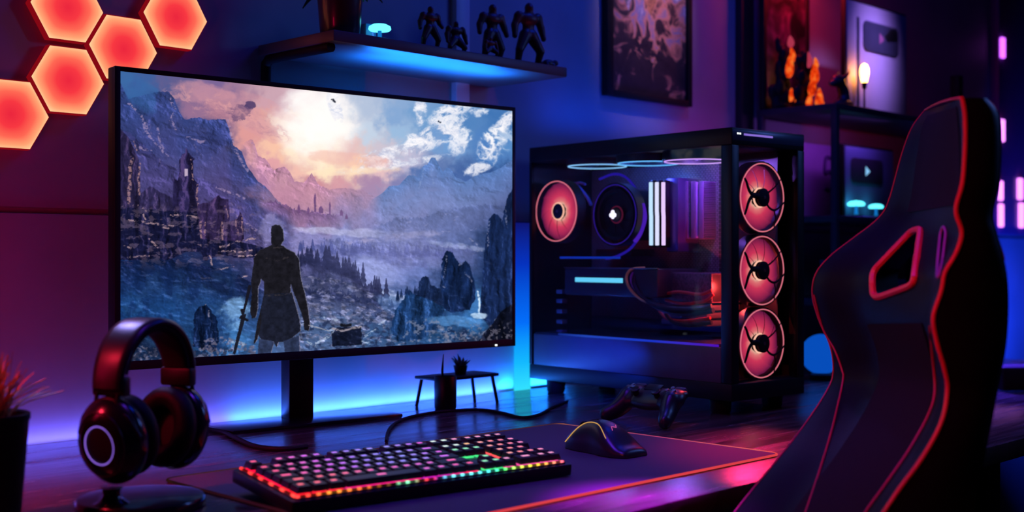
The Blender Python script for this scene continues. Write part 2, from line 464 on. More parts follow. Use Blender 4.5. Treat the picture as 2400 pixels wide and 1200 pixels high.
def ridge(pts, top, bot, depth, jit=6, seed=0, alpha=1.0, rag=10, crag=.11):
    """a mountain flank under a ragged crest line fading into mist"""
    xs = [p[0] for p in pts]; ys = [p[1] for p in pts]
    base = np.interp(PX, xs, ys)
    yy = base + (fbm(PX, PY * 0 + seed, rag, oc=4, seed=400 + seed) - 0.5) * 2 * jit
    d = PY - yy
    m = sst(-0.6, 0.9, d) * alpha
    f = np.clip(d / depth, 0, 1)
    ex = 46.0
    m = m * (1 - f ** 1.5) * (sst(xs[0], xs[0] + ex, PX) if xs[0] > 290 else 1.0) * ((1 - sst(xs[-1] - ex, xs[-1], PX)) if xs[-1] < 1195 else 1.0)
    c = np.array(top) * (1 - f[..., None]) + np.array(bot) * f[..., None]
    c = c * (1.0 + crag * REL_ROCK * (1 - .6 * f))[..., None] + np.array([16, 10, 14]) * crag * 4 * np.clip(REL_ROCK - .9, 0, 2)[..., None] * (1 - f[..., None])
    blend(m, c)
def streak(pts, wid, col, a=1.0, seed=0, thr=0.45):
    thr = thr + .06 if thr > .3 else thr
    a = a * (.8 if thr > .3 else 1)
    """a broken bright line: snow, water, a lit ledge"""
    m = np.zeros(PX.shape)
    for (x0, y0), (x1, y1) in zip(pts[:-1], pts[1:]):
        dx, dy = x1 - x0, y1 - y0; L2 = dx * dx + dy * dy
        t = np.clip(((PX - x0) * dx + (PY - y0) * dy) / L2, 0, 1)
        d = np.hypot(PX + W1 * 10 - x0 - t * dx, PY + W2 * 10 - y0 - t * dy)
        m = np.maximum(m, 1 - sst(wid * 0.4, wid, d))
    m = m * sst(thr - 0.1, thr + 0.15, fbm(PX, PY, 5, 4, oc=3, seed=500 + seed))
    blend(m * a, col)
def blob(x, y, rx, ry, ang, col, a, thr=0.5, sc=30, seed=0, hard=0.12):
    c, s = math.cos(R(ang)), math.sin(R(ang))
    X = ((PX - x) * c + (PY - y) * s) / rx; Y = (-(PX - x) * s + (PY - y) * c) / ry
    e = np.clip(1 - (X * X + Y * Y), 0, 1)
    n = fbm(PX * c + PY * s, (-PX * s + PY * c) * 1.6, sc, oc=6, seed=600 + seed)
    m = sst(thr, thr + hard, n * 0.75 + e * 0.5 - 0.12) * np.clip(e * 3, 0, 1)
    blend(m * a, col)

def trees(line, n, h0, h1, col, a, seed):
    rnd = random.Random(seed); xs = [q[0] for q in line]; ys = [q[1] for q in line]
    for k in range(n):
        x = rnd.uniform(xs[0], xs[-1]); yb = float(np.interp(x, xs, ys)) + rnd.uniform(-3, 6); h = rnd.uniform(h0, h1); wd = h * rnd.uniform(.16, .26)
        cols = np.where((PX[0] > x - wd - 2) & (PX[0] < x + wd + 2))[0]
        if not len(cols): continue
        sl_ = slice(cols[0], cols[-1] + 1); px, py = PX[:, sl_], PY[:, sl_]
        t = (py - (yb - h)) / h
        edge = wd * np.clip(t, 0, 1) * (.84 + .16 * np.sin(t * 26 + k)) + .4
        m = (1 - sst(-.6, .8, np.abs(px - x) - edge)) * (t > 0) * (1 - sst(.8, 1.25, t)) * a
        IMG[:, sl_] = IMG[:, sl_] * (1 - m[..., None]) + m[..., None] * np.array(col, float)
# sky: sun glow, rays and clouds
blob(745, 320, 120, 90, 30, (255, 246, 232), 0.55, 0.2, 60, 1, 0.6)
for k, (x, y, rx, ry, an, a) in enumerate([(520, 240, 150, 40, 22, .45), (600, 300, 110, 22, 30, .4), (470, 215, 120, 25, 10, .35), (640, 255, 120, 18, 28, .35)]):
    blob(x, y, rx, ry, an, (215, 150, 160), a, 0.42, 34, 10 + k, 0.25)
blob(560, 262, 40, 26, -10, (88, 66, 110), 0.6, 0.45, 16, 30, 0.15)
blob(585, 247, 16, 12, 0, (82, 64, 108), 0.9, 0.3, 10, 31, 0.2)
def cloud(x, y, rx, ry, ang, a, seed, lo=(140, 160, 204), hi=(250, 246, 249), sc=40):
    c, s_ = math.cos(R(ang)), math.sin(R(ang))
    X = ((PX - x) * c + (PY - y) * s_) / rx; Y = (-(PX - x) * s_ + (PY - y) * c) / ry
    e = np.clip(1 - (X * X + Y * Y), 0, 1)
    n = 1 - np.abs(2 * fbm((PX + W1 * 24) * c + PY * s_, (-(PX) * s_ + (PY + W2 * 24) * c) * 1.5, sc, oc=6, seed=640 + seed, gain=.6) - 1)
    d = e * .8 + (n - .84) * 2.4
    m = sst(.1, .95, d) * sst(0, .45, e) * a
    lit = np.clip(.66 + .13 * REL_CLD + .5 * (d - .5), 0, 1)[..., None]
    blend(m, np.array(lo) * (1 - lit) + np.array(hi) * lit)
blob(742, 285, 120, 90, 0, (255, 250, 246), .9, .05, 70, 6, .8)
for k, (x, y, rx, ry, an, a) in enumerate([(1000, 325, 95, 34, -24, .95), (1040, 298, 70, 46, -24, .9), (984, 262, 20, 40, 4, .95), (1062, 256, 56, 18, -10, .9), (1122, 262, 30, 15, -8, .8), (1078, 330, 42, 32, -58, .85),
        (930, 356, 130, 20, -13, .85), (905, 388, 140, 14, -8, .8), (1010, 372, 80, 10, -10, .6), (1152, 336, 34, 60, 28, .95), (1130, 384, 52, 24, -35, .9), (1186, 284, 40, 20, -42, .95), (1085, 404, 50, 11, -22, .85), (785, 245, 20, 56, -16, .75), (1182, 330, 30, 40, 20, .5)]):
    cloud(x, y, rx, ry, an, a, k)
for k, (x, y, rx, ry, an, a) in enumerate([(470, 235, 110, 40, 12, .6), (540, 262, 80, 30, 24, .55), (610, 290, 90, 26, 28, .5)]):
    cloud(x, y, rx, ry, an, a, 40 + k, (120, 84, 132), (222, 158, 160), 46)
blob(830, 375, 140, 22, 6, (238, 178, 165), .5, 0.4, 40, 71, .3)
blob(820, 402, 170, 12, -3, (255, 226, 190), .6, 0.38, 40, 72, .3)
streak([(778, 235), (784, 240)], 4, (40, 44, 60), 1, 1, .2); streak([(1029, 284), (1033, 287)], 3, (50, 60, 80), 1, 2, .2)
# far ranges
ridge([(560, 345), (585, 325), (592, 326), (605, 365), (622, 372), (640, 402), (665, 388), (678, 400), (690, 425), (712, 430), (730, 404), (745, 430), (780, 450), (800, 452)], (176, 124, 158), (220, 160, 170), 110, 4, 1, .85, 8)
ridge([(740, 452), (790, 440), (815, 442), (850, 446), (880, 462), (910, 452)], (176, 130, 160), (170, 130, 166), 70, 3, 2, .7, 8)
ridge([(860, 476), (895, 452), (912, 436), (935, 434), (955, 412), (968, 410), (978, 416), (992, 388), (1002, 384), (1010, 369), (1020, 370), (1030, 392), (1038, 404), (1046, 393), (1056, 396), (1066, 414), (1090, 426), (1118, 410), (1150, 404), (1175, 392), (1202, 372)], (84, 120, 182), (132, 134, 188), 125, 2.2, 3, .97, 7, .1)
ridge([(900, 505), (950, 470), (985, 452), (1040, 446), (1090, 452), (1150, 440), (1202, 430)], (88, 118, 180), (122, 128, 184), 70, 4, 4, .45, 14, .08)
streak([(994, 392), (990, 420), (982, 440)], 4, (150, 170, 214), .5, 3); streak([(1012, 385), (1008, 410), (1016, 430)], 3, (136, 160, 208), .5, 4)
# the near mountain on the west with its snow gullies
ridge([(280, 190), (300, 232), (330, 224), (362, 216), (395, 214), (408, 232), (420, 262), (432, 280), (452, 278), (470, 276), (490, 282), (508, 280), (528, 279), (536, 300), (546, 340), (566, 356), (580, 392), (604, 424), (630, 446), (660, 480), (700, 520)], (48, 64, 124), (104, 84, 144), 330, 4, 5, .92, 9, .13)
ridge([(280, 300), (330, 330), (380, 380), (430, 400), (500, 430), (560, 470), (620, 500)], (62, 58, 116), (96, 78, 136), 130, 8, 6, .5, 14, .2)
blob(330, 225, 60, 50, 60, (54, 110, 170), .4, .35, 30, 80, .3)
for k, p in enumerate([[(398, 232), (408, 258), (400, 280), (412, 300)], [(332, 280), (352, 322), (375, 346), (392, 366)], [(532, 285), (540, 312), (545, 336)], [(440, 322), (470, 334), (480, 330)], [(370, 300), (376, 330), (384, 350)],
        [(552, 350), (562, 372), (580, 400)], [(510, 440), (530, 448), (570, 466)], [(330, 345), (352, 354)], [(300, 240), (330, 270), (345, 300)], [(545, 500), (575, 520), (600, 540)]]):
    streak(p, 4.5, (178, 150, 186), .75, 20 + k, .42)
for k in range(26):
    x = 300 + 290 * random.random(); y = 260 + 190 * random.random() + max(0, (x - 420)) * .35
    streak([(x, y), (x + random.uniform(4, 14), y + random.uniform(6, 22))], 2.6, (128, 112, 164), .5, 60 + k, .45)
# rose mist in the middle, then the distant town
blob(700, 470, 150, 50, 12, (196, 138, 160), .5, .35, 60, 90, .4)
ridge([(600, 470), (650, 474), (700, 492), (760, 500), (815, 505)], (104, 72, 122), (150, 110, 152), 46, 10, 7, .8, 5)
for x, y, w_, h in [(738, 452, 5, 44), (773, 472, 4, 30), (700, 478, 6, 22), (722, 484, 7, 18), (752, 482, 10, 18), (800, 490, 8, 16), (812, 500, 6, 14)]:
    blend(soft(inpoly([(x - w_ / 2, y + 8), (x, y), (x + w_ / 2, y + 8), (x + w_ / 2, y + h), (x - w_ / 2, y + h)], 1, 3)), (112, 74, 122))
# fog bands and the wooded ridges
blob(840, 545, 200, 14, 2, (196, 196, 232), .7, .38, 30, 91, .3)
blob(640, 545, 40, 60, 0, (170, 160, 214), .5, .35, 30, 92, .3)
ridge([(730, 566), (760, 560), (800, 562), (850, 568), (890, 566), (940, 570), (975, 566), (990, 546), (1000, 568), (1060, 574), (1140, 586)], (84, 92, 152), (124, 132, 196), 70, 11, 8, .75, 4)
blob(930, 556, 170, 12, -6, (206, 190, 222), .6, .42, 18, 93, .4); blob(1080, 578, 110, 10, 8, (176, 190, 230), .55, .42, 16, 94, .4)
ridge([(860, 535), (930, 512), (1000, 508), (1040, 492), (1090, 486), (1140, 480), (1200, 478)], (66, 82, 134), (104, 116, 172), 70, 9, 9, .7, 6, .1)
for k in range(40):
    x = 870 + 320 * random.random(); y = 500 + 70 * random.random()
    streak([(x, y), (x + random.uniform(8, 24), y - random.uniform(-1, 5))], 2.0, (160, 158, 204), .55, 100 + k, .45)
ridge([(700, 580), (740, 574), (800, 584), (860, 578), (930, 592), (1000, 586), (1060, 600)], (72, 78, 142), (132, 138, 200), 42, 9, 31, .75, 4, .04)
trees([(700, 584), (800, 592), (900, 596), (1000, 600), (1060, 606)], 90, 14, 30, (66, 74, 138), .75, 5)
ridge([(740, 600), (800, 606), (870, 600), (930, 612), (1000, 622)], (84, 92, 156), (128, 138, 204), 40, 7, 32, .5, 4, .05)
trees([(740, 606), (870, 608), (1000, 626)], 50, 10, 20, (84, 94, 160), .6, 6)
blob(850, 640, 130, 46, 10, (152, 164, 222), .7, .3, 60, 95, .4)
blob(880, 690, 110, 22, 12, (186, 200, 236), .7, .35, 26, 96, .3)
# the city ruins on the left
DK = np.array([34, 32, 66.]); 
def ruin(poly, col, seed, lit=None):
    m = soft(inpoly(poly, 2.0, seed)); blend(m, np.array(col) * (0.95 + .13 * REL_TALL + .3 * (FINE2 - .5))[..., None] + np.array([16, 10, 10]) * np.clip(REL_TALL - 1, 0, 2)[..., None])
    if lit:
        for a, b, wd in lit: streak([a, b], wd, (190, 142, 140), .85, seed + 3, .33)
ruin([(280, 300), (300, 320), (314, 350), (326, 380), (330, 480), (330, 500), (280, 500)], (44, 38, 74), 1, [((306, 372), (300, 475), 6), ((326, 385), (326, 455), 4), ((312, 330), (322, 352), 3)])
ruin([(330, 452), (352, 436), (372, 448), (400, 462), (412, 470), (412, 520), (330, 520)], (50, 44, 84), 2)
ruin([(406, 418), (416, 424), (420, 405), (420, 376), (426, 362), (434, 358), (436, 346), (440, 358), (456, 372), (452, 378), (452, 418), (464, 430), (464, 490), (466, 560), (404, 500)], (44, 38, 80), 4, [((449, 376), (449, 420), 2.5), ((462, 434), (463, 486), 4)])
blend(soft(inpoly([(432, 396), (440, 396), (440, 413), (432, 413)])), (186, 164, 190))
ruin([(462, 480), (490, 474), (500, 466), (512, 458), (520, 466), (536, 468), (538, 520), (556, 512), (562, 496), (570, 512), (572, 560), (556, 575), (462, 590)], (52, 40, 80), 5, [((470, 520), (472, 566), 5), ((482, 522), (482, 560), 3), ((520, 520), (522, 562), 4), ((528, 480), (534, 510), 2.5), ((552, 515), (556, 550), 3), ((566, 510), (566, 545), 2.5)])
ruin([(280, 486), (330, 490), (420, 496), (462, 500), (470, 560), (560, 566), (600, 575), (640, 590), (640, 600), (560, 606), (520, 596), (480, 612), (470, 590), (430, 590), (400, 610), (280, 610)], (26, 28, 62), 6)
for p in [[(285, 485), (320, 482)], [(300, 516), (345, 522), (405, 528)], [(375, 530), (395, 534)], [(335, 490), (342, 496)], [(334, 505), (340, 514)], [(402, 505), (415, 503)], [(440, 506), (460, 508)], [(465, 570), (480, 578)], [(515, 578), (560, 566), (600, 560)], [(520, 588), (560, 590), (590, 584)],
          [(350, 560), (370, 580)], [(300, 602), (350, 600)], [(490, 596), (498, 620)], [(480, 636), (520, 630), (545, 626)], [(470, 650), (500, 652)], [(548, 652), (580, 648)], [(560, 600), (605, 596)], [(290, 575), (305, 580)], [(575, 690), (600, 684)]]:
    streak(p, 3.4, (196, 158, 160), .9, int(p[0][0]), .4)
ridge([(280, 612), (380, 606), (470, 618), (540, 640), (590, 660), (640, 700)], (20, 30, 66), (26, 60, 116), 150, 8, 11, .85, 16, .1)
m = sst(.53, .66, fbm(PX, PY, 16, 9, oc=4, seed=77)) * sst(470, 500, PY) * (1 - sst(600, 640, PY)) * (1 - sst(560, 640, PX))
blend(m * .35, (150, 120, 140))
# blue haze and falling water under the town
m = sst(.46, .8, fbm(PX + W1 * 40, PY, 30, 40, oc=6, seed=78)) * sst(610, 660, PY) * (1 - sst(560, 620, PX))
blend(m * .26, (66, 112, 170))
m = sst(.5, .7, fbm(PX, PY, 18, 34, oc=5, seed=79)) * sst(600, 640, PY) * (1 - sst(560, 620, PX))
blend(m * .5, (18, 38, 84))
blob(545, 730, 60, 50, -40, (128, 176, 224), .7, .4, 36, 97, .3)
# wooded slope right of the middle
ridge([(700, 640), (715, 600), (740, 605), (770, 612), (780, 600), (800, 628), (820, 622), (828, 640), (850, 668), (870, 670), (880, 690), (905, 705)], (34, 36, 72), (74, 84, 126), 120, 12, 12, .95, 4, .1)
ridge([(700, 690), (760, 676), (820, 690), (870, 700), (920, 724), (960, 740)], (40, 46, 84), (84, 100, 146), 60, 10, 33, .8, 4, .1)
trees([(690, 640), (715, 614), (760, 622), (800, 640), (830, 650), (870, 684), (910, 706)], 46, 22, 54, (32, 36, 72), .9, 7)
trees([(700, 690), (800, 700), (880, 712), (960, 744)], 50, 12, 26, (42, 50, 90), .8, 8)
m = sst(.5, .64, fbm(PX, PY, 12, 8, oc=5, seed=84)) * inpoly([(700, 650), (780, 650), (900, 700), (960, 760), (940, 812), (700, 826)], 10, 5)
blend(soft(m) * .6, np.array([132, 132, 166]) * (1 + .2 * REL_FINE)[..., None])
m = sst(.55, .68, fbm(PX, PY, 10, 7, oc=5, seed=85)) * inpoly([(700, 640), (790, 640), (960, 740), (1180, 790), (1190, 806), (700, 830)], 10, 6)
blend(soft(m) * .6, (26, 36, 70))
blob(930, 720, 70, 26, 30, (66, 104, 160), .5, .35, 26, 98, .3)
m = np.exp(-((PX - 930) / 190) ** 2 - ((PY - 570) / 100) ** 2) * .42; blend(m, (152, 156, 212))
m = np.exp(-((PX - 1010) / 150) ** 2 - ((PY - 470) / 46) ** 2) * .38; blend(m, (138, 152, 206))
# rock towers on the right
def rock(poly, seed, c1=(22, 42, 86)):
    m = soft(inpoly(poly, 3.5, seed))
    tex = fbm(PX + PY * .15, PY * .35, 9, oc=5, seed=700 + seed)
    blend(m, np.array(c1) * (0.7 + .5 * tex + .15 * REL_TALL)[..., None] + np.array([14, 14, 17]) * np.clip(REL_TALL - 1, 0, 2)[..., None])
rock([(1125, 740), (1130, 640), (1138, 560), (1146, 512), (1156, 500), (1168, 504), (1176, 520), (1186, 470), (1202, 440), (1202, 800), (1150, 770)], 21, (26, 44, 88))
rock([(1030, 690), (1034, 640), (1036, 610), (1048, 588), (1060, 592), (1072, 614), (1080, 622), (1090, 610), (1100, 620), (1110, 650), (1114, 700), (1100, 726), (1060, 734), (1030, 716)], 22, (22, 40, 80))
rock([(978, 690), (982, 660), (992, 648), (1004, 652), (1010, 670), (1034, 676), (1040, 720), (980, 724), (950, 712)], 23, (26, 42, 80))
rock([(915, 770), (925, 730), (945, 700), (958, 680), (970, 690), (1000, 700), (1040, 720), (1030, 770), (980, 800), (930, 800)], 24, (30, 62, 112))
for p in [[(1186, 480), (1184, 510), (1190, 530)], [(1146, 520), (1142, 580)], [(1048, 600), (1040, 650)], [(1076, 620), (1084, 616)], [(1034, 668), (1042, 674)], [(1100, 560), (1130, 590), (1110, 594)], [(1090, 640), (1104, 660)]]:
    streak(p, 3, (150, 152, 184), .7, int(p[0][1]), .42)
streak([(1119, 684), (1123, 706), (1120, 732)], 3.4, (206, 226, 246), .9, 9, .3); blob(1122, 740, 24, 9, 0, (190, 216, 242), .8, .3, 12, 110, .3)
trees([(930, 704), (958, 688), (990, 690), (1030, 712)], 16, 12, 24, (24, 40, 78), .85, 9)
blob(1060, 752, 90, 16, 4, (84, 142, 206), .7, .35, 26, 99, .3)
m = sst(.5, .66, fbm(PX, PY, 9, 7, oc=5, seed=86)) * inpoly([(960, 752), (1010, 740), (1060, 780), (1140, 776), (1180, 730), (1202, 720), (1202, 800), (930, 815)], 8, 7)
blend(soft(m) * .75, (120, 128, 158))
rock([(1120, 800), (1140, 776), (1160, 750), (1176, 728), (1202, 712), (1202, 802)], 25, (18, 22, 40))
m = sst(.56, .68, fbm(PX, PY, 6, oc=4, seed=87)) * sst(745, 775, PY) * sst(1000, 1060, PX); blend(m * .5, (150, 142, 160))
# foreground: stump of rock, rubble, torn plateau
rock([(453, 812), (454, 736), (466, 722), (482, 712), (492, 722), (498, 734), (508, 742), (512, 800), (500, 826)], 26, (18, 34, 70))
streak([(484, 716), (490, 732), (488, 742)], 3, (150, 140, 160), .8, 41, .35)
m = sst(.46, .6, fbm(PX, PY, 7, oc=4, seed=88)) * inpoly([(282, 820), (330, 815), (440, 812), (520, 790), (560, 800), (600, 815), (600, 850), (282, 860)], 8, 8)
blend(soft(m) * .7, (128, 118, 140))
m = sst(.5, .62, fbm(PX, PY, 12, oc=4, seed=89)) * sst(800, 822, PY) * (1 - sst(520, 640, PX)); blend(m * .6, (16, 26, 52))
blend(soft(inpoly([(778, 812), (776, 778), (790, 768), (846, 766), (848, 808)], 2, 9)), np.array([22, 28, 50]) * (.7 + .6 * FINE)[..., None])
streak([(778, 772), (800, 774), (845, 766)], 4, (150, 140, 150), .9, 43, .3); streak([(800, 762), (820, 762)], 5, (20, 22, 30), .9, 44, .2)
for p in [[(730, 765), (760, 772), (780, 776)], [(740, 805), (765, 790), (778, 780)], [(850, 790), (880, 770), (900, 752)], [(720, 760), (690, 756)], [(850, 800), (870, 806)], [(760, 745), (790, 752)], [(530, 800), (570, 806)], [(720, 800), (740, 812)]]:
    streak(p, 4, (180, 196, 222), .8, int(p[0][0]) + 3, .38)
# grain of small detail everywhere on the land
land = sst(430, 520, PY - (PX < 560) * 150)
deep = sst(470, 600, PY) * (1 - .5 * sst(620, 760, PX) * (1 - sst(640, 760, PY)))
IMG *= (1 + .05 * REL_FINE * deep + .02 * REL_ROCK * land)[..., None]
IMG += (np.clip(REL_FINE - 1.2, 0, 1.4) * deep * 12)[..., None] * np.array([1, .92, 1.05])
IMG *= (1 + (FINE - .5) * .2 * land)[..., None]
IMG *= (1 + (N1 - .5) * .16 * land)[..., None]
lum = IMG.mean(-1, keepdims=True)
IMG = IMG + (IMG - 105) * .06 - (IMG - lum) * .07
# the lone traveller seen from behind, a plain dark figure with a staff sword
def fig(poly, col=(26, 25, 34), jit=1.6, seed=0):
    m = soft(inpoly(poly, jit, 900 + seed, .8)); blend(m, np.array(col) * (0.65 + .7 * FINE)[..., None])
RIM = (150, 150, 178)
for off, col in ((2.0, RIM), (0, None)):
    o = off
    polys = [
        [(634, 545), (637, 530), (645, 526), (654, 528), (662, 536), (664, 552), (664, 564), (658, 574), (660, 582), (638, 582), (636, 570)],
        [(606, 588), (628, 578), (640, 572), (662, 576), (676, 586), (690, 592), (698, 606), (700, 640), (680, 668), (680, 690), (620, 694), (618, 660), (600, 640), (594, 606)],
        [(597, 600), (612, 600), (614, 640), (604, 680), (604, 722), (598, 744), (590, 746), (586, 730), (590, 690), (588, 660)],
        [(684, 606), (699, 604), (704, 650), (712, 682), (722, 728), (726, 762), (722, 776), (712, 772), (712, 752), (700, 716), (690, 690), (680, 660)],
        [(618, 690), (684, 686), (694, 724), (702, 752), (704, 776), (688, 788), (672, 800), (652, 802), (648, 814), (640, 800), (612, 796), (602, 780), (610, 730)],
        [(606, 794), (642, 800), (634, 828), (604, 830)], [(664, 800), (700, 786), (702, 825), (668, 828)],
        [(612, 720), (602, 760), (594, 806), (600, 800), (612, 760)], [(700, 756), (704, 790), (710, 820), (706, 800), (702, 770)]]
    for k, p in enumerate(polys):
        if col: fig([(x + 1.6, y - .4) for x, y in p], (112, 112, 138), 1.2, k)
        else: fig(p, (44, 54, 84) if k in (5, 6) else (27, 30, 46) if k == 4 else (27, 26, 34), 1.4, k)
def bar(a, b, wd, col):
    dx, dy = b[0] - a[0], b[1] - a[1]; L = math.hypot(dx, dy); nx, ny = -dy / L * wd, dx / L * wd
    blend(soft(inpoly([(a[0] + nx, a[1] + ny), (b[0] + nx * .6, b[1] + ny * .6), (b[0] - nx * .6, b[1] - ny * .6), (a[0] - nx, a[1] - ny)], .8, 77)), col)
bar((586, 668), (568, 742), 4, (24, 24, 36)); bar((572, 736), (548, 830), 5, (26, 28, 42)); bar((562, 742), (582, 752), 4, (22, 22, 32)); bar((566, 724), (568, 736), 4, (24, 24, 34))
bar((722, 762), (772, 776), 1.2, (150, 148, 160))
for p in [[(618, 694), (682, 690)], [(624, 604), (648, 612), (676, 602)], [(640, 580), (660, 580)]]:
    streak(p, 2.6, (66, 58, 62), .8, int(p[0][1]) + 9, .35)
vx = np.clip(IMG, 0, 255) / 255.0
LIN = np.where(vx <= 0.04045, vx / 12.92, ((vx + 0.055) / 1.055) ** 2.4)

me = bpy.data.meshes.new('screen')
co = np.stack([LX, np.full_like(LX, -0.0006), LZ], -1).reshape(-1, 3)
idx = np.arange(NX * NY).reshape(NY, NX)
quads = np.stack([idx[1:, :-1], idx[1:, 1:], idx[:-1, 1:], idx[:-1, :-1]], -1).reshape(-1, 4)
nf = len(quads)
me.vertices.add(NX * NY); me.vertices.foreach_set('co', co.ravel().astype(np.float32))
me.loops.add(nf * 4); me.loops.foreach_set('vertex_index', quads.ravel().astype(np.int32))
me.polygons.add(nf); me.polygons.foreach_set('loop_start', (np.arange(nf) * 4).astype(np.int32))
me.update(calc_edges=True)
att = me.color_attributes.new('picture', 'FLOAT_COLOR', 'POINT')
att.data.foreach_set('color', np.concatenate([LIN.reshape(-1, 3), np.ones((NX * NY, 1))], 1).ravel().astype(np.float32))
ms, nt, out = new_mat('lit_screen')
a_ = nt.nodes.new('ShaderNodeAttribute'); a_.attribute_name = 'picture'
e_ = nt.nodes.new('ShaderNodeEmission'); e_.inputs[1].default_value = 1.0
nt.links.new(a_.outputs['Color'], e_.inputs[0]); nt.links.new(e_.outputs[0], out.inputs[0])
me.materials.append(ms)
so = bpy.data.objects.new('screen', me); COL.objects.link(so); so.parent = monitor
so['label'] = 'glowing display showing mountains, ruins and a lone traveller'

# ---------------------------------------------------------------- desk mat with a glowing hem
PAD_O = (*sn(1.108, 1.132, DESK)[:2], DESK); PAD_YAW = 44.5
pad = empty('desk_mat', PAD_O, PAD_YAW, 'wide dark cloth desk mat with a thin glowing hem under the keyboard and mouse', 'desk mat')
def rrect(x0, y0, x1, y1, r, k=8):
    out = []
    for cx, cy, a0 in ((x1 - r, y0 + r, -90), (x1 - r, y1 - r, 0), (x0 + r, y1 - r, 90), (x0 + r, y0 + r, 180)):
        out += [(cx + r * math.cos(R(a0 + 90 * i / k)), cy + r * math.sin(R(a0 + 90 * i / k))) for i in range(k + 1)]
    return out
PW, PD = 0.352, 0.212
g = MB(); g.prism(rrect(-PW, -PD, PW, PD, 0.016), 0.0, 0.0032, bev=0.0006)
M_cloth = pbr('mat_cloth', (0.075, 0.07, 0.095), 0.75, spec=0.25, scale=900, bump=0.1)
g.build('cloth', M_cloth, pad)
def hem_mat():
    m, nt, out = new_mat('lit_hem')
    tc = nt.nodes.new('ShaderNodeTexCoord'); sp = nt.nodes.new('ShaderNodeSeparateXYZ'); nt.links.new(tc.outputs['Object'], sp.inputs[0])
    mr = nt.nodes.new('ShaderNodeMapRange'); mr.inputs[1].default_value = -PD; mr.inputs[2].default_value = PD
    nt.links.new(sp.outputs['Y'], mr.inputs[0])
    r = ramp(nt, [(0.0, rgb(255, 74, 84)), (0.08, rgb(255, 110, 110)), (0.5, rgb(190, 70, 120)), (0.93, rgb(150, 80, 90)), (0.965, rgb(190, 110, 70)), (1.0, rgb(60, 30, 40))])
    nt.links.new(mr.outputs[0], r.inputs[0])
    e = nt.nodes.new('ShaderNodeEmission')
    mx_ = nt.nodes.new('ShaderNodeMapRange'); mx_.inputs[1].default_value = -PW + .004; mx_.inputs[2].default_value = -PW + .03; mx_.inputs[3].default_value = .05; mx_.inputs[4].default_value = .72
    nt.links.new(sp.outputs['X'], mx_.inputs[0]); nt.links.new(mx_.outputs[0], e.inputs[1])
    nt.links.new(r.outputs[0], e.inputs[0]); nt.links.new(e.outputs[0], out.inputs[0])
    return m
g = MB(); g.tube([(x, y, 0.0026) for x, y in rrect(-PW, -PD, PW, PD, 0.016)], 0.0017, 8, True)
g.build('hem_light', hem_mat(), pad)

# ---------------------------------------------------------------- keyboard
KB_O = (-0.2285, 1.2795, DESK + 0.0113); KB_YAW = 37.5; KW, KD = 0.372, 0.14
kb = empty('keyboard', KB_O, KB_YAW, 'full size mechanical keyboard with rainbow lit keys on the desk mat', 'keyboard', rx=5.0)
g = MB(); g.prism(rrect(-0.006, -0.006, KW + 0.006, KD + 0.004, 0.004, 4), -0.006, 0.008, bev=0.0015)
g.build('case', M_black, kb)
g = MB(); g.prism(rrect(0.0, 0.0, KW, KD, 0.003, 4), 0.0075, 0.0095)
g.build('plate', pbr('brushed_plate', (0.16, 0.16, 0.18), 0.35, metal=0.6), kb)
for fx in (0.05, KW - 0.05):
    g = MB(); g.box(fx - 0.012, KD - 0.022, -0.0176, fx + 0.012, KD - 0.012, -0.004, 0.001)
    g.build('flip_foot', M_black, kb)
# light strip under the front and side edge of the keys
def strip_mat(name, axis, length, stops, strength, freq):
    m, nt, out = new_mat(name)
    tc = nt.nodes.new('ShaderNodeTexCoord'); sp = nt.nodes.new('ShaderNodeSeparateXYZ'); nt.links.new(tc.outputs['Object'], sp.inputs[0])
    mr = nt.nodes.new('ShaderNodeMapRange'); mr.inputs[1].default_value = 0; mr.inputs[2].default_value = length
    nt.links.new(sp.outputs[axis], mr.inputs[0])
    r = ramp(nt, stops); nt.links.new(mr.outputs[0], r.inputs[0])
    sn_ = nt.nodes.new('ShaderNodeMath'); sn_.operation = 'MULTIPLY'; sn_.inputs[1].default_value = freq; nt.links.new(sp.outputs[axis], sn_.inputs[0])
    s2 = nt.nodes.new('ShaderNodeMath'); s2.operation = 'SINE'; nt.links.new(sn_.outputs[0], s2.inputs[0])
    s3 = nt.nodes.new('ShaderNodeMapRange'); s3.inputs[1].default_value = -0.2; s3.inputs[2].default_value = 1; s3.inputs[3].default_value = 0.12; s3.inputs[4].default_value = strength
    nt.links.new(s2.outputs[0], s3.inputs[0])
    e = nt.nodes.new('ShaderNodeEmission'); nt.links.new(r.outputs[0], e.inputs[0]); nt.links.new(s3.outputs[0], e.inputs[1])
    nt.links.new(e.outputs[0], out.inputs[0])
    return m
FR = [(0.0, rgb(255, 60, 60)), (0.06, rgb(255, 70, 50)), (0.12, rgb(255, 150, 50)), (0.2, rgb(255, 110, 50)), (0.27, rgb(120, 60, 20)), (0.33, rgb(60, 50, 30)), (0.37, rgb(130, 255, 190)), (0.42, rgb(120, 70, 50)),
      (0.46, rgb(255, 40, 80)), (0.49, rgb(60, 40, 130)), (0.54, rgb(110, 225, 255)), (0.68, rgb(80, 235, 235)), (0.74, rgb(70, 255, 120)), (0.83, rgb(230, 230, 70)), (0.89, rgb(255, 180, 50)), (1.0, rgb(255, 80, 130))]
g = MB(); g.box(0.002, 0.0006, 0.009, KW - 0.002, 0.0036, 0.0118, 0.0005)
g.build('front_light_strip', strip_mat('front_leds', 'X', KW, FR, 2.2, 2 * PI / 0.0125), kb)
g = MB(); g.box(0.0006, 0.002, 0.009, 0.0036, KD - 0.002, 0.0118, 0.0005)
g.build('side_light_strip', strip_mat('side_leds', 'Y', KD, [(0, rgb(255, 70, 60)), (1, rgb(255, 50, 50))], 2.2, 2 * PI / 0.026), kb)

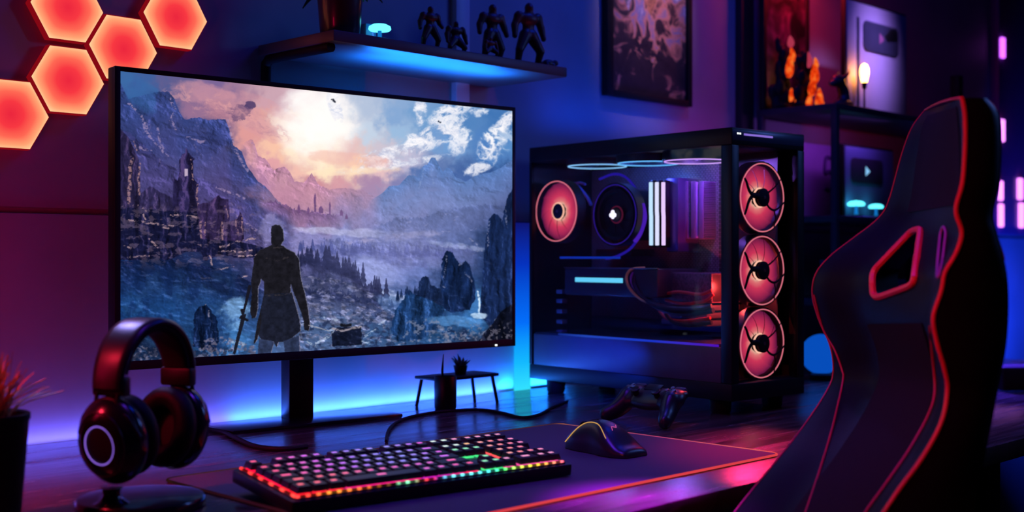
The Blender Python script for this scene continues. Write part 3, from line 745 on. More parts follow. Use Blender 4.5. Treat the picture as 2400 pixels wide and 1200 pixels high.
M_key = pbr('keycap', (0.02, 0.019, 0.024), 0.38, spec=0.6)
E_leg = obj_emis('key_legend', 1.25)
E_und = None
def under_mat():
    """the lamp below each cap shines in the deeper shade of its legend"""
    m, nt, out = new_mat('key_lamp')
    oi = nt.nodes.new('ShaderNodeObjectInfo'); mg = nt.nodes.new('ShaderNodeGamma'); mg.inputs[1].default_value = 2.6
    e = nt.nodes.new('ShaderNodeEmission'); e.inputs[1].default_value = 1.6
    nt.links.new(oi.outputs['Color'], mg.inputs[0]); nt.links.new(mg.outputs[0], e.inputs[0]); nt.links.new(e.outputs[0], out.inputs[0])
    return m
E_und = under_mat()
U = (KW - 0.008) / 22.55; V = (KD - 0.008) / 6.35
def key_mesh(w_):
    g = MB()
    hx, hy = w_ * U / 2 - 0.0009, V / 2 - 0.0012
    g.mi = 0
    b = [(-hx, -hy), (hx, -hy), (hx, hy), (-hx, hy)]; t = [(-hx + .0016, -hy + .0016), (hx - .0016, -hy + .0016), (hx - .0016, hy - .001), (-hx + .0016, hy - .001)]
    vs = [(x, y, 0.0125) for x, y in b] + [(x, y, 0.0138) for x, y in b] + [(x, y, 0.0195) for x, y in t]
    g.raw(vs, [(0, 3, 2, 1), (0, 1, 5, 4), (1, 2, 6, 5), (2, 3, 7, 6), (3, 0, 4, 7), (4, 5, 9, 8), (5, 6, 10, 9), (6, 7, 11, 10), (7, 4, 8, 11), (8, 9, 10, 11)])
    g.mi = 1
    lw = 0.0032 if w_ < 1.6 else 0.0055
    g.box(-lw, -0.0006, 0.0188, lw, 0.0042, 0.0197)
    g.mi = 2
    g.box(-hx + .001, -hy + .001, 0.0097, hx - .001, hy - .001, 0.0108)
    o = g.build('key', [M_key, E_leg, E_und], None, 30)
    me_ = o.data; bpy.data.objects.remove(o)
    return me_
KM = {}
def kcol(fx, row):
    if fx > 0.79:   # number block
        st = [(0.79, (255, 190, 180)), (0.9, (255, 130, 150)), (1.0, (235, 140, 215))]
    elif fx > 0.66:
        return (150, 235, 190) if row > 1 else (220, 240, 235) if fx < 0.74 else (255, 190, 140)
    else:
        st = [(0, (255, 90, 130)), (0.1, (255, 110, 190)), (0.22, (225, 110, 255)), (0.36, (160, 130, 255)), (0.5, (150, 150, 255)), (0.6, (190, 120, 250)), (0.66, (240, 90, 210))]
        if row >= 4: st = [(0, (255, 110, 130)), (0.2, (255, 120, 160)), (0.34, (240, 110, 200)), (0.5, (220, 110, 220)), (0.66, (255, 100, 160))]
    for (a, ca_), (b, cb_) in zip(st[:-1], st[1:]):
        if fx <= b:
            t = max(0, (fx - a) / (b - a)); return tuple(x * (1 - t) + y * t for x, y in zip(ca_, cb_))
    return st[-1][1]
ROWS = [  # (x, width) in key units, row by row from the back
    [(0, 1)] + [(2 + i, 1) for i in range(4)] + [(6.5 + i, 1) for i in range(4)] + [(11 + i, 1) for i in range(4)] + [(15.25 + i, 1) for i in range(3)] + [(18.55 + i, 1) for i in range(4)],
    [(i, 1) for i in range(13)] + [(13, 2)] + [(15.25 + i, 1) for i in range(3)] + [(18.55 + i, 1) for i in range(4)],
    [(0, 1.5)] + [(1.5 + i, 1) for i in range(12)] + [(13.5, 1.5)] + [(15.25 + i, 1) for i in range(3)] + [(18.55 + i, 1) for i in range(4)],
    [(0, 1.75)] + [(1.75 + i, 1) for i in range(11)] + [(12.75, 2.25)] + [(18.55 + i, 1) for i in range(3)],
    [(0, 2.25)] + [(2.25 + i, 1) for i in range(10)] + [(12.25, 2.75)] + [(16.25, 1)] + [(18.55 + i, 1) for i in range(4)],
    [(0, 1.25), (1.25, 1.25), (2.5, 1.25), (3.75, 6.25), (10, 1.25), (11.25, 1.25), (12.5, 1.25), (13.75, 1.25)] + [(15.25 + i, 1) for i in range(3)] + [(18.55, 2), (20.55, 1), (21.55, 1)]]
nkey = 0; spare = []
for ri, row in enumerate(ROWS):
    y = KD - 0.004 - V * (ri + 0.5) - (0.35 * V if ri else 0)
    for kx, kw in row:
        cx = 0.004 + (kx + kw / 2) * U
        spare.append((ri, cx, y, kw))
spare.sort(key=lambda q: (q[0] == 0 and q[1] > 0.75 * KW))
for ri, cx, y, kw in spare:
    if kw not in KM: KM[kw] = key_mesh(kw)
    nkey += 1
    if nkey <= 100:
        o = bpy.data.objects.new('key', KM[kw]); COL.objects.link(o); o.parent = kb; o.location = (cx, y, 0)
        o.color = rgb(*kcol(cx / KW, ri))
left = spare[100:]
if left:
    bmx = bmesh.new()
    for ri, cx, y, kw in left:
        f0 = len(bmx.verts); bmx.from_mesh(KM[kw]); bmx.verts.ensure_lookup_table()
        for v in list(bmx.verts)[f0:]: v.co += Vector((cx, y, 0))
    mk = bpy.data.meshes.new('number_block_keys'); bmx.to_mesh(mk); bmx.free()
    for m in (M_key, E_leg, E_und): mk.materials.append(m)
    o = bpy.data.objects.new('number_block_keys', mk); COL.objects.link(o); o.parent = kb; o.color = rgb(235, 150, 200); o['kind'] = 'stuff'

# keyboard lead and monitor lead lying on the desk
def cord(name, pix, r, mat, label, z0=DESK):
    g = MB(); pts = []
    for px, py in pix:
        y = F * (CAM_Z - z0 - r) / (py - 600); p = at(px, py, y); pts.append(p)
    g.tube(catmull(pts, 8), r, 8)
    return tag(g.build(name, mat), label, 'cable')
cord('keyboard_cable', [(905, 1034), (912, 1006), (940, 984), (995, 970), (1060, 962), (1130, 960), (1180, 968), (1222, 978), (1262, 972), (1296, 954), (1330, 940)], 0.0024, M_matte, 'black cable curving over the desk from behind the keyboard')
cord('monitor_cable', [(470, 1003), (500, 1008), (525, 1014), (556, 1028), (600, 1046), (660, 1052), (720, 1046)], 0.0035, M_matte, 'thick black cable on the planks behind the keyboard corner')

# ---------------------------------------------------------------- mouse
MS_O = (0.128, 1.692, DESK + 0.0033); MS_YAW = 132.0
mouse = empty('computer_mouse', MS_O, MS_YAW, 'black humped computer mouse with a gold line on the desk mat', 'mouse')
ML, MWd, MH = 0.124, 0.064, 0.0435
def mouse_pt(t, a, off=0.0):
    """t 0 nose .. 1 tail, a -90..90 across"""
    x = ML / 2 - t * ML
    e = max(0.0, 1 - abs(2 * t - 1) ** 3.2) ** 0.5
    hw = MWd / 2 * (0.84 + 0.16 * math.cos((t - 0.78) * 3.2)) * (0.62 + 0.38 * e) - 0.004 * math.exp(-((t - .45) / .16) ** 2)
    h = (0.0155 + (MH - 0.0155) * math.sin(PI * min(1, max(0, (t + 0.12) / 1.02)) ** 1.15) ** 1.2) * (e ** 0.55 if t > 0.5 else 0.55 + 0.45 * e ** 0.6)
    ca_, sa_ = math.cos(R(a)), math.sin(R(a))
    sx = math.copysign(abs(sa_) ** 0.8, sa_)
    return Vector((x, (hw + off) * sx, 0.001 + (h + off) * max(0, ca_) ** 0.62))
g = MB(); vs = []; fs = []; NT, NA = 28, 24
for i in range(NT + 1):
    t = 0.004 + 0.992 * i / NT
    for j in range(NA + 1): vs.append(mouse_pt(t, -90 + 180 * j / NA))
for i in range(NT):
    for j in range(NA):
        a = i * (NA + 1) + j; fs.append((a, a + 1, a + NA + 2, a + NA + 1))
fs.append([j for j in range(NA + 1)][::-1]); fs.append([NT * (NA + 1) + j for j in range(NA + 1)])
fs.append([i * (NA + 1) for i in range(NT + 1)] + [i * (NA + 1) + NA for i in range(NT, -1, -1)])
g.raw(vs, fs); g.build('shell', pbr('mouse_shell', (0.014, 0.013, 0.02), 0.33, spec=0.55), mouse, 60)
E_gold = emis('gold_glow', rgb(225, 170, 100), 0.75)
g = MB(); g.tube([mouse_pt(t, 74 - 46 * sst(0, .34, np.array(t)) + 30 * sst(.5, .86, np.array(t)), 0.0006) for t in np.linspace(0.02, 0.72, 34)], 0.00075, 6)
g.build('light_line', E_gold, mouse)
g = MB(); g.lathe([(0, -.0035), (0.0075, -.0035), (0.0088, -.0015), (0.0088, .0015), (0.0075, .0035), (0, .0035)], 24, M=T(*(mouse_pt(.2, 0) - Vector((0, 0, .004)))) @ ZtoY)
g.build('scroll_wheel', M_matte, mouse)
for sgn in (-1, 1):
    g = MB(); g.tube([mouse_pt(t, sgn * 4, 0.0003) for t in np.linspace(.02, .44, 14)], 0.0004, 5); g.build('button_seam', M_matte, mouse)
lg = mouse_pt(.66, 6, 0.0002)
g = MB(); g.tube([mouse_pt(.62, -10, .0003), mouse_pt(.66, -4, .0003), mouse_pt(.64, 4, .0003), mouse_pt(.69, 10, .0003)], 0.0006, 6)
g.build('lit_emblem', emis('magenta_mark', rgb(215, 90, 170), 0.8), mouse)
g = MB(); pts = []
for px, py, zz in [(1348, 1010, .012), (1352, 1004, .006), (1330, 994, .0035), (1309, 991.5, .0035), (1285, 994, .0035), (1255, 1000, .0035), (1225, 1006, .0035)]:
    y = F * (CAM_Z - DESK - zz) / (py - 600); pts.append(at(px, py, y))
# ---------------------------------------------------------------- headphones on their stand
HP_O = (-0.4085, 1.338, DESK); HP_YAW = 68.0
stand = empty('headphone_stand', HP_O, HP_YAW, 'round black headphone stand base beside the potted grass', 'stand')
g = MB(); g.lathe([(0, 0), (0.066, 0), (0.0695, 0.002), (0.0695, 0.009), (0.0675, 0.0115), (0.06, 0.0125), (0, 0.0128)], 64)
g.build('foot', M_gloss, stand)
g = MB(); g.lathe([(0.02, 0.0115), (0.013, 0.016), (0.0095, 0.022), (0.0095, 0.0275), (0.012, 0.0295), (0, 0.03)], 32, M=T(-0.047, 0, 0))
g.build('neck', M_gloss, stand)
hp = empty('headphones', (HP_O[0] + .006, HP_O[1], DESK), HP_YAW, 'black over-ear headphones with a glowing violet ring on the outer cup', 'headphones')
HX = 0.053; CZ_ = 0.081
def cup(sgn):
    Mx = T(sgn * HX, 0, CZ_) @ rotM('Y', -8 if sgn < 0 else 8) @ (ZtoX if sgn > 0 else Matrix.Rotation(R(-90), 4, 'Y')) 
    # lathe z points outwards; x of the lathe is vertical, y is front/back
    g = MB(); g.lathe([(0, -0.012), (0.040, -0.012), (0.0455, -0.009), (0.0475, -0.002), (0.0475, 0.003), (0.0445, 0.009), (0.037, 0.0165), (0.031, 0.0205), (0.026, 0.0225), (0.0215, 0.0225), (0.0205, 0.0205), (0, 0.0205)], 56, M=Mx, sx=1.0, sy=0.86)
    c = g.build('ear_cup', M_gloss, hp, 50)
    g = MB(); g.tube([(0.0205 * math.cos(a), 0.0205 * math.sin(a) * .9, 0.0222) for a in np.linspace(0, 2 * PI, 64, endpoint=False)], 0.00065, 8, True, M=Mx)
    g.build('light_ring', emis('ring_glow', rgb(150, 105, 235), 1.0), c)
    g = MB(); g.lathe([(0, 0.0208), (0.0185, 0.0208), (0.0185, 0.0216), (0.017, 0.0219), (0, 0.0212)], 48, M=Mx, sx=1.0, sy=0.86)
    g.build('badge_disc', M_matte, c)
    for rr_, zz in ((0.0345, 0.0192), (0.0462, 0.0055)):
        g = MB(); g.tube([(rr_ * math.cos(a), rr_ * math.sin(a) * .86, zz) for a in np.linspace(0, 2 * PI, 64, endpoint=False)], 0.0007, 6, True, M=Mx)
        g.build('trim_ring', M_metal, c)
    # soft ear cushion
    prof = []
    g = MB()
    pts = [(0.033 * math.cos(a), 0.033 * math.sin(a) * .84, -0.021) for a in np.linspace(0, 2 * PI, 56, endpoint=False)]
    g.tube(pts, 0.0125, 14, True, M=Mx)
    g.build('ear_cushion', M_leather, hp)
    g = MB(); g.lathe([(0, -0.0125), (0.026, -0.0125), (0.026, -0.0145), (0, -0.016)], 40, M=Mx, sx=1, sy=.84)
    g.build('speaker_mesh', M_matte, hp)
    # fork: two rods and a yoke
    zt = 0.128
    for yy in (-0.0135, 0.0135):
        g = MB(); g.tube(catmull([(sgn * (HX + 0.009), yy, zt + 0.004), (sgn * (HX + 0.0125), yy * 1.15, zt - 0.012), (sgn * (HX + 0.012), yy * 2.1, CZ_ + 0.026), (sgn * (HX + 0.006), yy * 2.95, CZ_ + 0.006)], 8), 0.0024, 8)
        g.build('fork_rod', M_metal, hp)
    g = MB(); g.box(sgn * HX + sgn * 0.003 - 0.0065, -0.021, zt, sgn * HX + sgn * 0.003 + 0.0065, 0.021, zt + 0.021, 0.003)
    g.build('slider_block', M_black, hp)
cup(-1); cup(1)
def band(rx, rz, z0, wid, th, nm, mat, a0=2, a1=178):
    g = MB(); vs = []; fs = []; n = 48; ring = 10
    for i in range(n + 1):
        a = R(a0 + (a1 - a0) * i / n); c = Vector((-math.cos(a) * rx, 0, z0 + math.sin(a) * rz)); nr = Vector((-math.cos(a) / rx, 0, math.sin(a) / rz)).normalized()
        wl = wid * (0.82 + 0.18 * math.sin(a))
        for k in range(ring):
            b = 2 * PI * k / ring
            yy = math.copysign(abs(math.cos(b)) ** .45, math.cos(b)) * wl; tt = math.copysign(abs(math.sin(b)) ** .6, math.sin(b)) * th
            vs.append(c + Vector((0, yy, 0)) + nr * tt)
    for i in range(n):
        for k in range(ring): fs.append((i * ring + k, i * ring + (k + 1) % ring, (i + 1) * ring + (k + 1) % ring, (i + 1) * ring + k))
    fs.append(list(range(ring))[::-1]); fs.append([n * ring + k for k in range(ring)])
    g.raw(vs, fs); return g.build(nm, mat, hp, 60)
band(0.062, 0.07, 0.134, 0.0235, 0.0045, 'headband', pbr('headband_shell', (0.014, 0.014, 0.018), 0.34))
band(0.0545, 0.0605, 0.138, 0.0205, 0.0055, 'head_cushion', M_alcan, 12, 168)

# ---------------------------------------------------------------- potted grass in the corner
PL_O = (-0.545, 1.262, DESK)
plant = empty('potted_grass', PL_O, 0, 'spiky grass in a tall black pot beside the headphones', 'plant')
g = MB(); g.lathe([(0, 0), (0.031, 0), (0.033, 0.002), (0.041, 0.104), (0.0425, 0.106), (0.0425, 0.112), (0.0405, 0.113), (0.038, 0.111), (0.0365, 0.1), (0, 0.1)], 48)
g.build('pot', M_matte, plant)
g = MB(); g.lathe([(0, 0.103), (0.02, 0.1045), (0.037, 0.1015), (0.037, 0.0995), (0, 0.0995)], 32)
g.build('soil', pbr('dark_soil', (0.02, 0.012, 0.008), 0.9, scale=400, bump=0.6), plant)
g = MB()
for k in range(110):
    a = random.uniform(0, 2 * PI); lean = random.uniform(0.1, 1.0) ** 1.1; h = random.uniform(0.05, 0.078) * (1.15 - .45 * lean); r0 = random.uniform(0, 0.022)
    base = Vector((r0 * math.cos(a), r0 * math.sin(a), 0.102)); reach = lean * random.uniform(.045, .066)
    vs = []; n = 7; side = Vector((-math.sin(a), math.cos(a), 0))
    for i in range(n + 1):
        t = i / n; p = base + Vector((math.cos(a) * reach * t ** 1.7, math.sin(a) * reach * t ** 1.7, h * (t - .28 * lean * t * t)))
        wd = 0.0028 * (1 - t) ** .7 * (0.6 + .8 * min(1, t * 4)) + 0.00015
        vs += [p - side * wd, p + side * wd + Vector((0, 0, .0006)), p + Vector((math.cos(a), math.sin(a), -1)) * .0006]
    fs = []
    for i in range(n):
        for q in range(3): fs.append((i * 3 + q, i * 3 + (q + 1) % 3, i * 3 + 3 + (q + 1) % 3, i * 3 + 3 + q))
    g.raw(vs, fs)
g.build('foliage', pbr('grass_blade', (0.5, 0.24, 0.08), 0.45, scale=90, var=.5), plant)

# ---------------------------------------------------------------- game controller
GC_O = (0.222, 1.995, DESK); GC_YAW = -48.0
gc = empty('game_controller', GC_O, GC_YAW, 'dark two handled game controller standing on the desk before the computer tower', 'controller')
g = MB()
Mt = T(0, 0.012, 0.041) @ rotM('X', 28)
g.ell((0, 0, 0), (0.056, 0.027, 0.0145), M=Mt); g.ell((-0.041, 0, 0.001), (0.024, 0.026, 0.016), M=Mt); g.ell((0.041, 0, 0.001), (0.024, 0.026, 0.016), M=Mt)
for sg in (-1, 1):
    for i in range(14):
        t = i / 13
        p = Vector((sg * (0.047 + 0.017 * t ** 1.3), 0.006 - 0.036 * t, 0.040 - 0.0265 * t - 0.004 * math.sin(PI * t)))
        r = 0.0188 - 0.0062 * t
        g.ell(p, (r * .82, r, r), seg=14)
    g.ell((sg * 0.045, 0.03, 0.05), (0.015, 0.012, 0.009))
M_pad = pbr('controller_shell', (0.01, 0.01, 0.018), 0.36, spec=0.6)
fused('shell', g, M_pad, gc, 0.0016, 8)
def onpad(x, y, z): return Mt @ Vector((x, y, z))
for sx in (-0.0225, 0.0225):
    g = MB(); g.lathe([(0, 0.009), (0.0055, 0.009), (0.005, 0.018), (0.0078, 0.0195), (0.0082, 0.0215), (0.007, 0.0225), (0.003, 0.0212), (0, 0.021)], 24, M=Mt @ T(sx, -0.008, 0))
    g.build('thumb_stick', M_black, gc)
g = MB(); g.box(-0.052, 0.0015, 0.014, -0.034, 0.0065, 0.019, 0.001, M=Mt); g.box(-0.0455, -0.005, 0.014, -0.0405, 0.013, 0.0189, 0.001, M=Mt); g.build('direction_cross', M_chrome, gc)
for a in range(4):
    g = MB(); g.lathe([(0, 0.014), (0.0036, 0.014), (0.0036, 0.0185), (0.0028, 0.0193), (0, 0.0194)], 16, M=Mt @ T(0.043 + 0.0072 * math.cos(a * PI / 2), 0.004 + 0.0072 * math.sin(a * PI / 2), 0)); g.build('action_button', M_chrome, gc)
g = MB(); g.box(-0.016, 0.004, 0.0125, 0.016, 0.021, 0.0152, 0.0012, M=Mt); g.build('touch_pad', M_black, gc)
for sx in (-1, 1):
    g = MB(); g.box(sx * 0.043 - 0.011, 0.0225, -0.003, sx * 0.043 + 0.011, 0.031, 0.008, 0.003, M=Mt); g.build('shoulder_button', pbr('shoulder_plastic', (0.05, 0.05, 0.07), 0.3), gc)

# ---------------------------------------------------------------- pen cup, riser and little plant under the monitor
p = at(1044, 958, F * (CAM_Z - DESK) / 358)
cup_ = empty('pen_cup', p, 0, 'black pen cup standing on the desk under the monitor', 'cup')
g = MB(); g.lathe([(0, 0), (0.0185, 0), (0.02, 0.002), (0.0205, 0.058), (0.0195, 0.0595), (0.018, 0.058), (0.0175, 0.006), (0, 0.005)], 40); g.build('body', M_black, cup_)
g = MB(); g.tube([(-0.004, 0.002, 0.006), (-0.006, 0.006, 0.07), (-0.004, 0.009, 0.098)], [0.0022, 0.0022, 0.0007], 8)
o = g.build('stylus', M_matte); o.location = p; tag(o, 'thin black stylus leaning in the pen cup', 'pen')
rs = at(1072, 948, 2.262); rs.z = DESK
riser = empty('desk_riser', rs, WALL_YAW, 'low black riser with splayed legs behind the pen cup', 'riser')
g = MB(); g.box(-0.075, -0.035, 0.05, 0.075, 0.035, 0.056, 0.0015); g.build('board', M_black, riser)
for x, y in ((-0.066, -0.028), (-0.066, 0.028), (0.066, -0.028), (0.066, 0.028)):
    g = MB(); g.tube([(x * 1.12, y * 1.1, 0.0), (x * .95, y, 0.052)], 0.0032, 10); g.build('leg', M_black, riser)
pz_ = riser.location + Vector((CS * 0.008, SN * 0.008, 0.056))
suc = empty('small_succulent', pz_, 0, 'tiny dark potted succulent on the low riser', 'plant')
g = MB(); g.lathe([(0, 0), (0.010, 0), (0.0135, 0.016), (0.012, 0.016), (0.011, 0.013), (0, 0.013)], 24); g.build('pot', M_black, suc)
g = MB()
for k in range(18):
    a = k * 2.4; l = 0.013 + .008 * random.random(); e_ = random.uniform(.5, 1.3)
    c = Vector((math.cos(a) * math.cos(e_), math.sin(a) * math.cos(e_), math.sin(e_)))
    g.tube([Vector((0, 0, .012)), Vector((0, 0, .012)) + c * l * .6, Vector((0, 0, .012)) + c * l * 1.3], [.002, .0028, .0004], 6)
g.build('foliage', pbr('succulent_leaf', (0.03, 0.06, 0.05), .5), suc)

# ---------------------------------------------------------------- LED strip in the gap behind the desk, slab by the tower painting the wall glow
def strip_thing(name, s0, s1, n, z, col, strength, label):
    g = MB(); g.box(s0, n - .004, z - .003, s1, n + .004, z + .003, .001)
    o = g.build(name, emis(name + '_glow', col, strength)); o.rotation_euler = (0, 0, R(WALL_YAW))
    return tag(o, label, 'light strip')
strip_thing('led_strip', 0.6, 1.12, 1.757, DESK - 0.008, rgb(120, 120, 255), 3.0, 'violet blue light strip along the rear desk edge near the potted grass')
strip_thing('led_strip', 1.125, 1.78, 1.757, DESK - 0.008, rgb(80, 150, 255), 3.5, 'azure light strip along the rear desk edge behind the monitor')
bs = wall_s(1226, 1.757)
def wall_glow_mat():
    m, nt, out = new_mat('cyan_wall_glow')
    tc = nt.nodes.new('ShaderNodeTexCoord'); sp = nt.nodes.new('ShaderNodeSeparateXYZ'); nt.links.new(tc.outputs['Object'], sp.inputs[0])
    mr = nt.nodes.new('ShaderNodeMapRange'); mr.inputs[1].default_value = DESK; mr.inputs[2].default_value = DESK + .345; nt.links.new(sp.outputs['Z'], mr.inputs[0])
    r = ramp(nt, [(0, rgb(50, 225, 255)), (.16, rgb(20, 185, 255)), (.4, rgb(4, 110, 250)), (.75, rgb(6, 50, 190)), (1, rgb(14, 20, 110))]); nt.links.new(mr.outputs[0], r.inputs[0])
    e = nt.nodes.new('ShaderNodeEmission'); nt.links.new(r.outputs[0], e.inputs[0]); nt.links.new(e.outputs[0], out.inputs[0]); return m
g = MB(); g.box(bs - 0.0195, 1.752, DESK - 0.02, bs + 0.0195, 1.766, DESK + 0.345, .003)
o = g.build('light_bar', wall_glow_mat()); o.rotation_euler = (0, 0, R(WALL_YAW)); tag(o, 'added upright slab painted with the cyan to blue wall glow beside the computer tower', 'wall glow')  # added slab, the wall's cyan to blue glow painted into its emission

# globe lamp behind the tower, black sound bar on the far desk wing
p = at(1925, 890, F * (CAM_Z - DESK) / 290); p.z = DESK
gl = empty('globe_lamp', p, 0, 'blue globe lamp on the desk between tower and chair', 'lamp')
g = MB(); g.lathe([(0, 0), (0.024, 0), (0.026, 0.003), (0.026, 0.012), (0.018, 0.016), (0, 0.016)], 32); g.build('base', M_black, gl)
g = MB(); g.ell((0, 0, 0.057), (0.045, 0.045, 0.045), seg=40); g.build('globe', emis('globe_blue', rgb(8, 86, 205), 0.8), gl)
p = at(2392, 915, F * (CAM_Z - DESK) / 315); p.z = DESK
sb = empty('sound_bar', p, 8, 'black sound bar lying on the purple lit wing of the desk', 'speaker')
g = MB(); g.box(-0.05, -0.02, 0.002, 0.28, 0.05, 0.05, .006); g.build('body', M_matte, sb)
g = MB(); g.box(-0.045, -0.0215, 0.006, 0.275, -0.018, 0.046, .001); g.build('speaker_cloth', M_alcan, sb)

# ---------------------------------------------------------------- computer tower
TW_O = (0.376, 2.081, DESK); TW_YAW = 40.2; TWX, TWY, TWZ = 0.2045, 0.528, 0.497
tower = empty('computer_tower', TW_O, TW_YAW, 'black glass sided computer tower with glowing pink fans on the desk', 'computer')
tl = lambda px, py, ax, val: loc(px, py, TW_O, TW_YAW, ax, val)
FT = 0.026     # foot height
def part(name, fn, mat, par=tower, ang=40):
    g = MB(); fn(g); return g.build(name, mat, par, ang)
part('top_panel', lambda g: g.box(0, 0, TWZ - 0.03, TWX, TWY, TWZ, 0.002), M_black)
part('bottom_panel', lambda g: g.box(0, 0, FT, TWX, TWY, FT + 0.03, 0.002), M_black)
part('rear_panel', lambda g: g.box(0.001, TWY - 0.006, FT + 0.03, TWX - 0.001, TWY, TWZ - 0.03, 0.001), M_black)
part('far_side_panel', lambda g: g.box(TWX - 0.004, 0.004, FT + 0.03, TWX, TWY - 0.006, TWZ - 0.03, 0.001), M_black)
part('corner_pillar', lambda g: g.box(0, 0, FT + 0.03, 0.02, 0.024, TWZ - 0.03, 0.0015), M_black)
part('corner_pillar', lambda g: g.box(TWX - 0.02, 0, FT + 0.03, TWX, 0.02, TWZ - 0.03, 0.0015), M_black)
part('corner_pillar', lambda g: g.box(0, TWY - 0.008, FT + 0.03, 0.006, TWY, TWZ - 0.03, 0.001), M_black)
for x, y in ((0.03, 0.05), (0.175, 0.05), (0.03, 0.48), (0.175, 0.48)):
    part('foot', lambda g: g.lathe([(0, 0), (0.016, 0), (0.018, 0.003), (0.02, FT + .001), (0, FT + .001)], 24, M=T(x, y, 0)), M_matte)
part('side_glass', lambda g: g.box(0.0012, 0.024, FT + 0.094, 0.0035, TWY - 0.008, TWZ - 0.03), M_clearglass)
part('front_glass', lambda g: g.box(0.02, 0.002, FT + 0.03, TWX - 0.02, 0.005, TWZ - 0.03), M_clearglass)
SHZ = 0.122
part('power_supply_shroud', lambda g: g.box(0.0025, 0.052, FT + 0.03, TWX - 0.004, TWY - 0.014, SHZ, 0.002), pbr('shroud_steel', (0.05, 0.05, 0.06), 0.35, metal=.3))
part('lower_side_panel', lambda g: g.box(0.0, 0.024, FT + 0.03, 0.003, TWY - 0.014, FT + 0.092, 0.001), pbr('panel_steel', (0.09, 0.09, 0.11), 0.4, metal=.3))
# glowing seam between glass and lower panel
def seam_mat():
    m, nt, out = new_mat('seam_glow')
    tc = nt.nodes.new('ShaderNodeTexCoord'); sp = nt.nodes.new('ShaderNodeSeparateXYZ'); nt.links.new(tc.outputs['Object'], sp.inputs[0])
    mr = nt.nodes.new('ShaderNodeMapRange'); mr.inputs[1].default_value = 0.03; mr.inputs[2].default_value = 0.47; nt.links.new(sp.outputs['Y'], mr.inputs[0])
    r = ramp(nt, [(0, rgb(90, 20, 205)), (0.35, rgb(30, 60, 225)), (0.75, rgb(40, 80, 210)), (1, rgb(10, 20, 110))]); nt.links.new(mr.outputs[0], r.inputs[0])
    e = nt.nodes.new('ShaderNodeEmission'); e.inputs[1].default_value = 0.75; nt.links.new(r.outputs[0], e.inputs[0]); nt.links.new(e.outputs[0], out.inputs[0]); return m
part('seam_light', lambda g: g.box(-0.0006, 0.03, SHZ - 0.0035, 0.0024, 0.44, SHZ + 0.0005, 0.0005), seam_mat())
part('top_light_line', lambda g: g.box(0.032, -0.0008, TWZ - 0.0125, 0.112, 0.001, TWZ - 0.009, 0.0004), emis('violet_line', rgb(150, 120, 235), 0.8))
part('port_strip', lambda g: (g.box(0.014, -0.0007, TWZ - 0.0115, 0.018, 0.001, TWZ - 0.0085), g.box(0.020, -0.0007, TWZ - 0.0115, 0.024, 0.001, TWZ - 0.0085)), E_white)
part('front_lip', lambda g: g.box(0.002, -0.0004, TWZ - 0.022, TWX - 0.002, 0.002, TWZ - 0.004, 0.001), pbr('lip', (0.05, 0.06, 0.1), .3))

# motherboard side
TRX = 0.165
def board_mat(name, base, line, sc):
    m, nt, out = new_mat(name)
    b = nt.nodes.new('ShaderNodeBsdfPrincipled'); tc = nt.nodes.new('ShaderNodeTexCoord')
    v = nt.nodes.new('ShaderNodeTexBrick'); v.inputs['Scale'].default_value = sc; v.inputs['Mortar Size'].default_value = 0.03
    mp = nt.nodes.new('ShaderNodeMapping'); mp.inputs['Rotation'].default_value = (0, R(90), 0)
    nt.links.new(tc.outputs['Object'], mp.inputs[0]); nt.links.new(mp.outputs[0], v.inputs[0])
    v.inputs['Color1'].default_value = base; v.inputs['Color2'].default_value = [c * 2.2 for c in base[:3]] + [1]; v.inputs['Mortar'].default_value = line
    nt.links.new(v.outputs[0], b.inputs['Base Color']); b.inputs['Roughness'].default_value = .4
    nt.links.new(b.outputs[0], out.inputs[0]); return m
M_board = board_mat('circuit_board', (0.02, 0.02, 0.03, 1), (0.2, 0.2, 0.25, 1), 60)
part('motherboard_tray', lambda g: g.box(TRX, 0.03, SHZ, TRX + 0.004, TWY - 0.01, TWZ - 0.03), M_metal)
mbd = part('motherboard', lambda g: g.box(TRX - 0.008, 0.16, 0.15, TRX - 0.001, TWY - 0.02, 0.455, .001), M_board)
E_pinkring = emis('fan_ring_glow', rgb(255, 130, 140), 1.0)
E_hub = emis('fan_hub_glow', rgb(255, 185, 150), 1.5)
def blade_mat():
    m, nt, out = new_mat('fan_blade')
    # hub light on the blades painted into emission, brightest at the root
    a = nt.nodes.new('ShaderNodeAttribute'); a.attribute_name = 'span'
    r = ramp(nt, [(0.0, rgb(255, 196, 160)), (0.14, rgb(255, 128, 122)), (0.38, rgb(238, 62, 94)), (0.72, rgb(186, 42, 84)), (1.0, rgb(104, 22, 66))])
    nt.links.new(a.outputs['Fac'], r.inputs[0])
    e = nt.nodes.new('ShaderNodeEmission'); e.inputs[1].default_value = 1.0; nt.links.new(r.outputs[0], e.inputs[0])
    g = nt.nodes.new('ShaderNodeBsdfGlossy'); g.inputs['Roughness'].default_value = .3; g.inputs[0].default_value = (.05, .05, .06, 1)
    ad = nt.nodes.new('ShaderNodeAddShader'); nt.links.new(e.outputs[0], ad.inputs[0]); nt.links.new(g.outputs[0], ad.inputs[1])
    nt.links.new(ad.outputs[0], out.inputs[0]); return m
M_blade = blade_mat()
